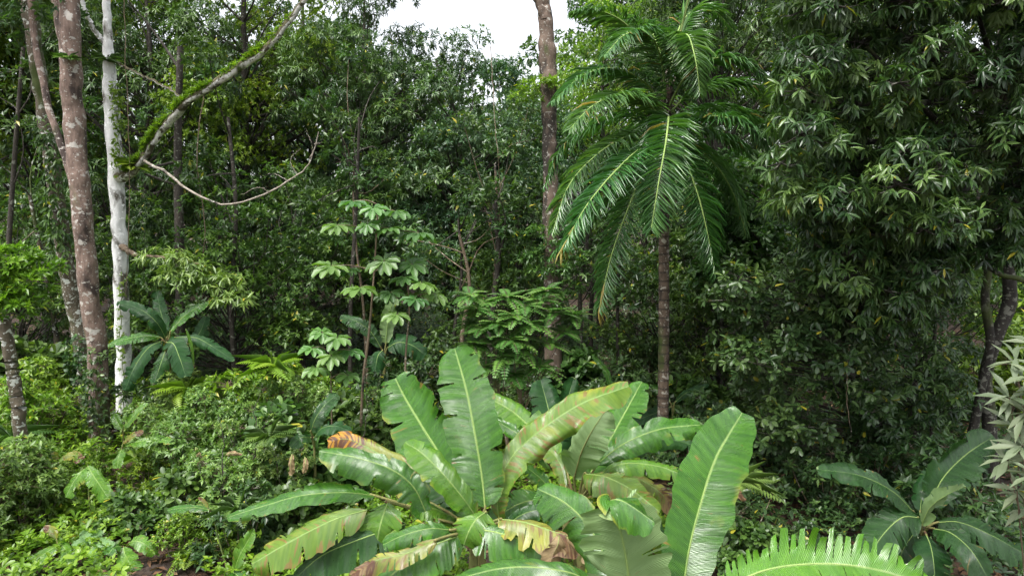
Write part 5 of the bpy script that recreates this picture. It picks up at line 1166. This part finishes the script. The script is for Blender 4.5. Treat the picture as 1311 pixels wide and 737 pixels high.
# ------------------------------------------------------------------ ground cover and litter
def ground_cover():
    rng = np.random.default_rng(808); bag = LeafBag(); n = 125000
    x = rng.uniform(-15, 15, n); y = 6.5 + 26 * rng.random(n) ** 1.25
    patch = np.sin(x * 1.3 + 1) * np.cos(y * 1.1) + .6 * np.sin(x * 2.9 + y * 2.1) + .4 * np.sin(x * 5.3 - y * 4.7)
    keep = (patch > np.where((y < 10.5) & (x < 0), -.45, -.85)) & ((x < 2.5) | (rng.random(n) < .6)) & ((y > 8.6) | (rng.random(n) < .6)); x, y = x[keep], y[keep]; n = len(x)
    h = rng.uniform(.05, .38, n) * np.where(rng.random(n) < .2, 1.6, 1)
    tips = np.stack([x, y, terrain(x, y) + h], -1); ax = np.stack([rng.normal(0, .3, n), rng.normal(0, .3, n) - .15, np.ones(n)], -1)
    big = rng.random(n) < .22
    sh = ((x > 2.3) | (y > 17)) & ~((x < -2) & (y < 17)); bag = LeafBag()  # overshadowed floor: its shade is put into a darker leaf colour
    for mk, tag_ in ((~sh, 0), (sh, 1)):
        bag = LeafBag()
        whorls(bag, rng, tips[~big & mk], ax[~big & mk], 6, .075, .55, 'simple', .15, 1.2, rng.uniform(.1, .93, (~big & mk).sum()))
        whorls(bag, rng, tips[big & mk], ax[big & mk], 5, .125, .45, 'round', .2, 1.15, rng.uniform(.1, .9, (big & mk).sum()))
        if tag_: o2 = bag.build('undergrowth', M['leaf_dark']); o2['kind'] = 'stuff'; o2['label'] = 'low ground plants under the trees, coloured darker to stand for shade'; o2['category'] = 'undergrowth'
        else: lit = bag
    o = lit.build('undergrowth', M['leaf_bright']); o['kind'] = 'stuff'; o['label'] = 'low bright green ground plants covering the clearing floor'; o['category'] = 'undergrowth'
    bag = LeafBag(); n = 14000; x = rng.uniform(-12, 13, n); y = rng.uniform(6.5, 20, n)
    p = np.stack([x, y, terrain(x, y) + rng.uniform(.01, .05, n)], -1); d = rng.normal(size=(n, 3)); d[:, 2] *= .15; nn = rng.normal(0, .3, (n, 3)) + np.array([0, 0, 1])
    bag.add(TPL['simple'], p, d, nn, rng.uniform(.08, .2, n), rng.uniform(.03, .08, n), rng.uniform(0, .93, n), .8)
    o = bag.build('leaf_litter', M['leaf_dry']); o['kind'] = 'stuff'; o['label'] = 'brown fallen leaves scattered on the soil'; o['category'] = 'leaf litter'
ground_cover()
def fallen(label, pts, r, seed):
    o = twig('fallen_stick', label, 'stick', [(pts, (r, r * .5))], 'dead_wood', seed=seed); o['label'] = label; o['category'] = 'stick'; o['group'] = 'sticks lying on the forest floor'
def gpt(px, py, up=.05):
    u = (px - 655.5) / F; v = (368.5 - py) / F; dy = math.cos(PITCH) + v * math.sin(PITCH); dz = -math.sin(PITCH) + v * math.cos(PITCH)
    k = -(CAM_Z - up) / dz; return (px, py, dy * k)
fallen('thin fallen stick on bare soil at the bottom, left of the bent yellow stalk', [gpt(185, 715), gpt(240, 718), gpt(285, 716)], .012, 1)
fallen('fallen stick slanting by the bottom left leaves', [gpt(10, 722), gpt(40, 700), gpt(62, 680)], .014, 2)
fallen('short fallen stick below the small broad-leaved bush', [gpt(180, 672), gpt(200, 668), gpt(225, 672)], .012, 3)

def withered(label, pts, hw, seed):
    rng = np.random.default_rng(seed); mid = path3(pts); t = thing('withered_leaf', label, 'leaf', mid[0], 'withered leaves caught in the shrubs')
    blade(mid, hw * pts[0][2] / F, N(0, -1, .2), 'ban_dry', rng, t, mid[0], fold=-.5, wave=2.2, power=.5, tears=1, n=40)
withered('orange-brown withered leaf hanging in shrubs left of the upper green banana leaf', [(374, 580, 8.6), (372, 594, 8.55), (374, 608, 8.55)], 5, 1)
withered('brown curled leaf hanging just right of the orange-brown withered one', [(390, 584, 8.6), (391, 594, 8.55), (388, 606, 8.55)], 4, 2)
withered('brown withered leaf by the two-leaved grey shoot on the bushy bank', [(250, 572, 9.6), (252, 584, 9.5), (247, 598, 9.5)], 5, 3)
withered('pinkish dead leaf on the bank above the long left banana leaf', [(288, 582, 8.9), (298, 580, 8.8), (310, 582, 8.8)], 4, 4)

def liana(label, pts, r, seed):
    o = twig('liana', label, 'vine', [(pts, (r, r * .8))], 'stem_brown', seed=seed); o['label'] = label; o['category'] = 'vine'; o['group'] = 'thin lianas hanging from the canopy'
liana('thin liana hanging beside the right side of the white trunk', [(158, -20, 13.1), (162, 100, 13.1), (166, 230, 13.15), (161, 380, 13.2)], .007, 11)
liana('thin liana dropping through the middle of the blue-green trees', [(628, 60, 16), (634, 160, 15.8), (640, 250, 15.8), (636, 380, 15.8)], .010, 12)
liana('pale liana slanting down through the left forest under the mossy bough', [(262, 110, 15.2), (252, 200, 15.2), (262, 300, 15.2), (250, 400, 15.2)], .011, 13)
liana('thin liana hanging in the shade below the glossy tree', [(1088, 440, 9.6), (1084, 500, 9.6), (1090, 560, 9.6)], .006, 14)

for lab, px, py, Y, L_, mt, sd in [
  ('bright fern spreading on the bank left of the low umbrella-leaved sapling', 350, 470, 11.6, .75, 'leaf_bright', 1),
  ('small fern low on the bank under the two dull shoot leaves', 345, 560, 9.2, .5, 'leaf_mid', 2),
  ('fern beside the foot of the pink trunk', 175, 588, 10.6, .55, 'leaf_bright', 3),
  ('fern in front of the nearest lichened trunk foot', 70, 652, 9.6, .5, 'leaf_bright', 4),
  ('fern between the bent yellow stalk and the long banana leaf', 305, 652, 8.3, .5, 'leaf_mid', 5),
  ('fern on the bank in front of the banana plant behind the white trunk', 240, 500, 11.8, .7, 'leaf_bright', 6),
  ('fern at the left edge below the bright round-leaved foliage', 15, 560, 10.9, .65, 'leaf_mid', 7),
  ('thin-fronded pale fern in shade right of the widest banana leaf', 945, 620, 8.4, .5, 'leaf_grey', 8),
  ('fern at the bottom edge left of the pointed bright leaf', 245, 712, 8.3, .4, 'leaf_bright', 9),
  ('fern on the floor between the two-leaved shoot and the left edge', 35, 600, 10.3, .5, 'leaf_bright', 10)]:
    fern(lab, PY(px, py, Y), 11, L_, mt, 900 + sd, 'ferns of the forest floor', up=.5, droop=.45)
for lab, pts, sd in [
  ('bare dark twig rising out of the bank above the long left banana leaf', [(288, 640, 9.0), (284, 600, 9.0), (286, 560, 9.05), (278, 530, 9.1)], 21),
  ('bare forked-looking thin twig on the bank right of the first bare twig', [(322, 600, 9.4), (330, 560, 9.4), (326, 525, 9.5), (338, 495, 9.6)], 22),
  ('thin brown twig standing in shrubs left of the blunt upright banana leaf', [(466, 560, 10.4), (470, 520, 10.4), (466, 480, 10.4)], 23)]:
    o = twig('bare_twig', lab, 'twig', [(pts, (.009, .003)), ([pts[1], (pts[1][0] + 14, pts[1][1] - 26, pts[1][2]), (pts[1][0] + 18, pts[1][1] - 46, pts[1][2])], (.005, .002))], 'bark_dark', seed=sd)
    o['label'] = lab; o['category'] = 'twig'; o['group'] = 'bare twigs in the shrubs'
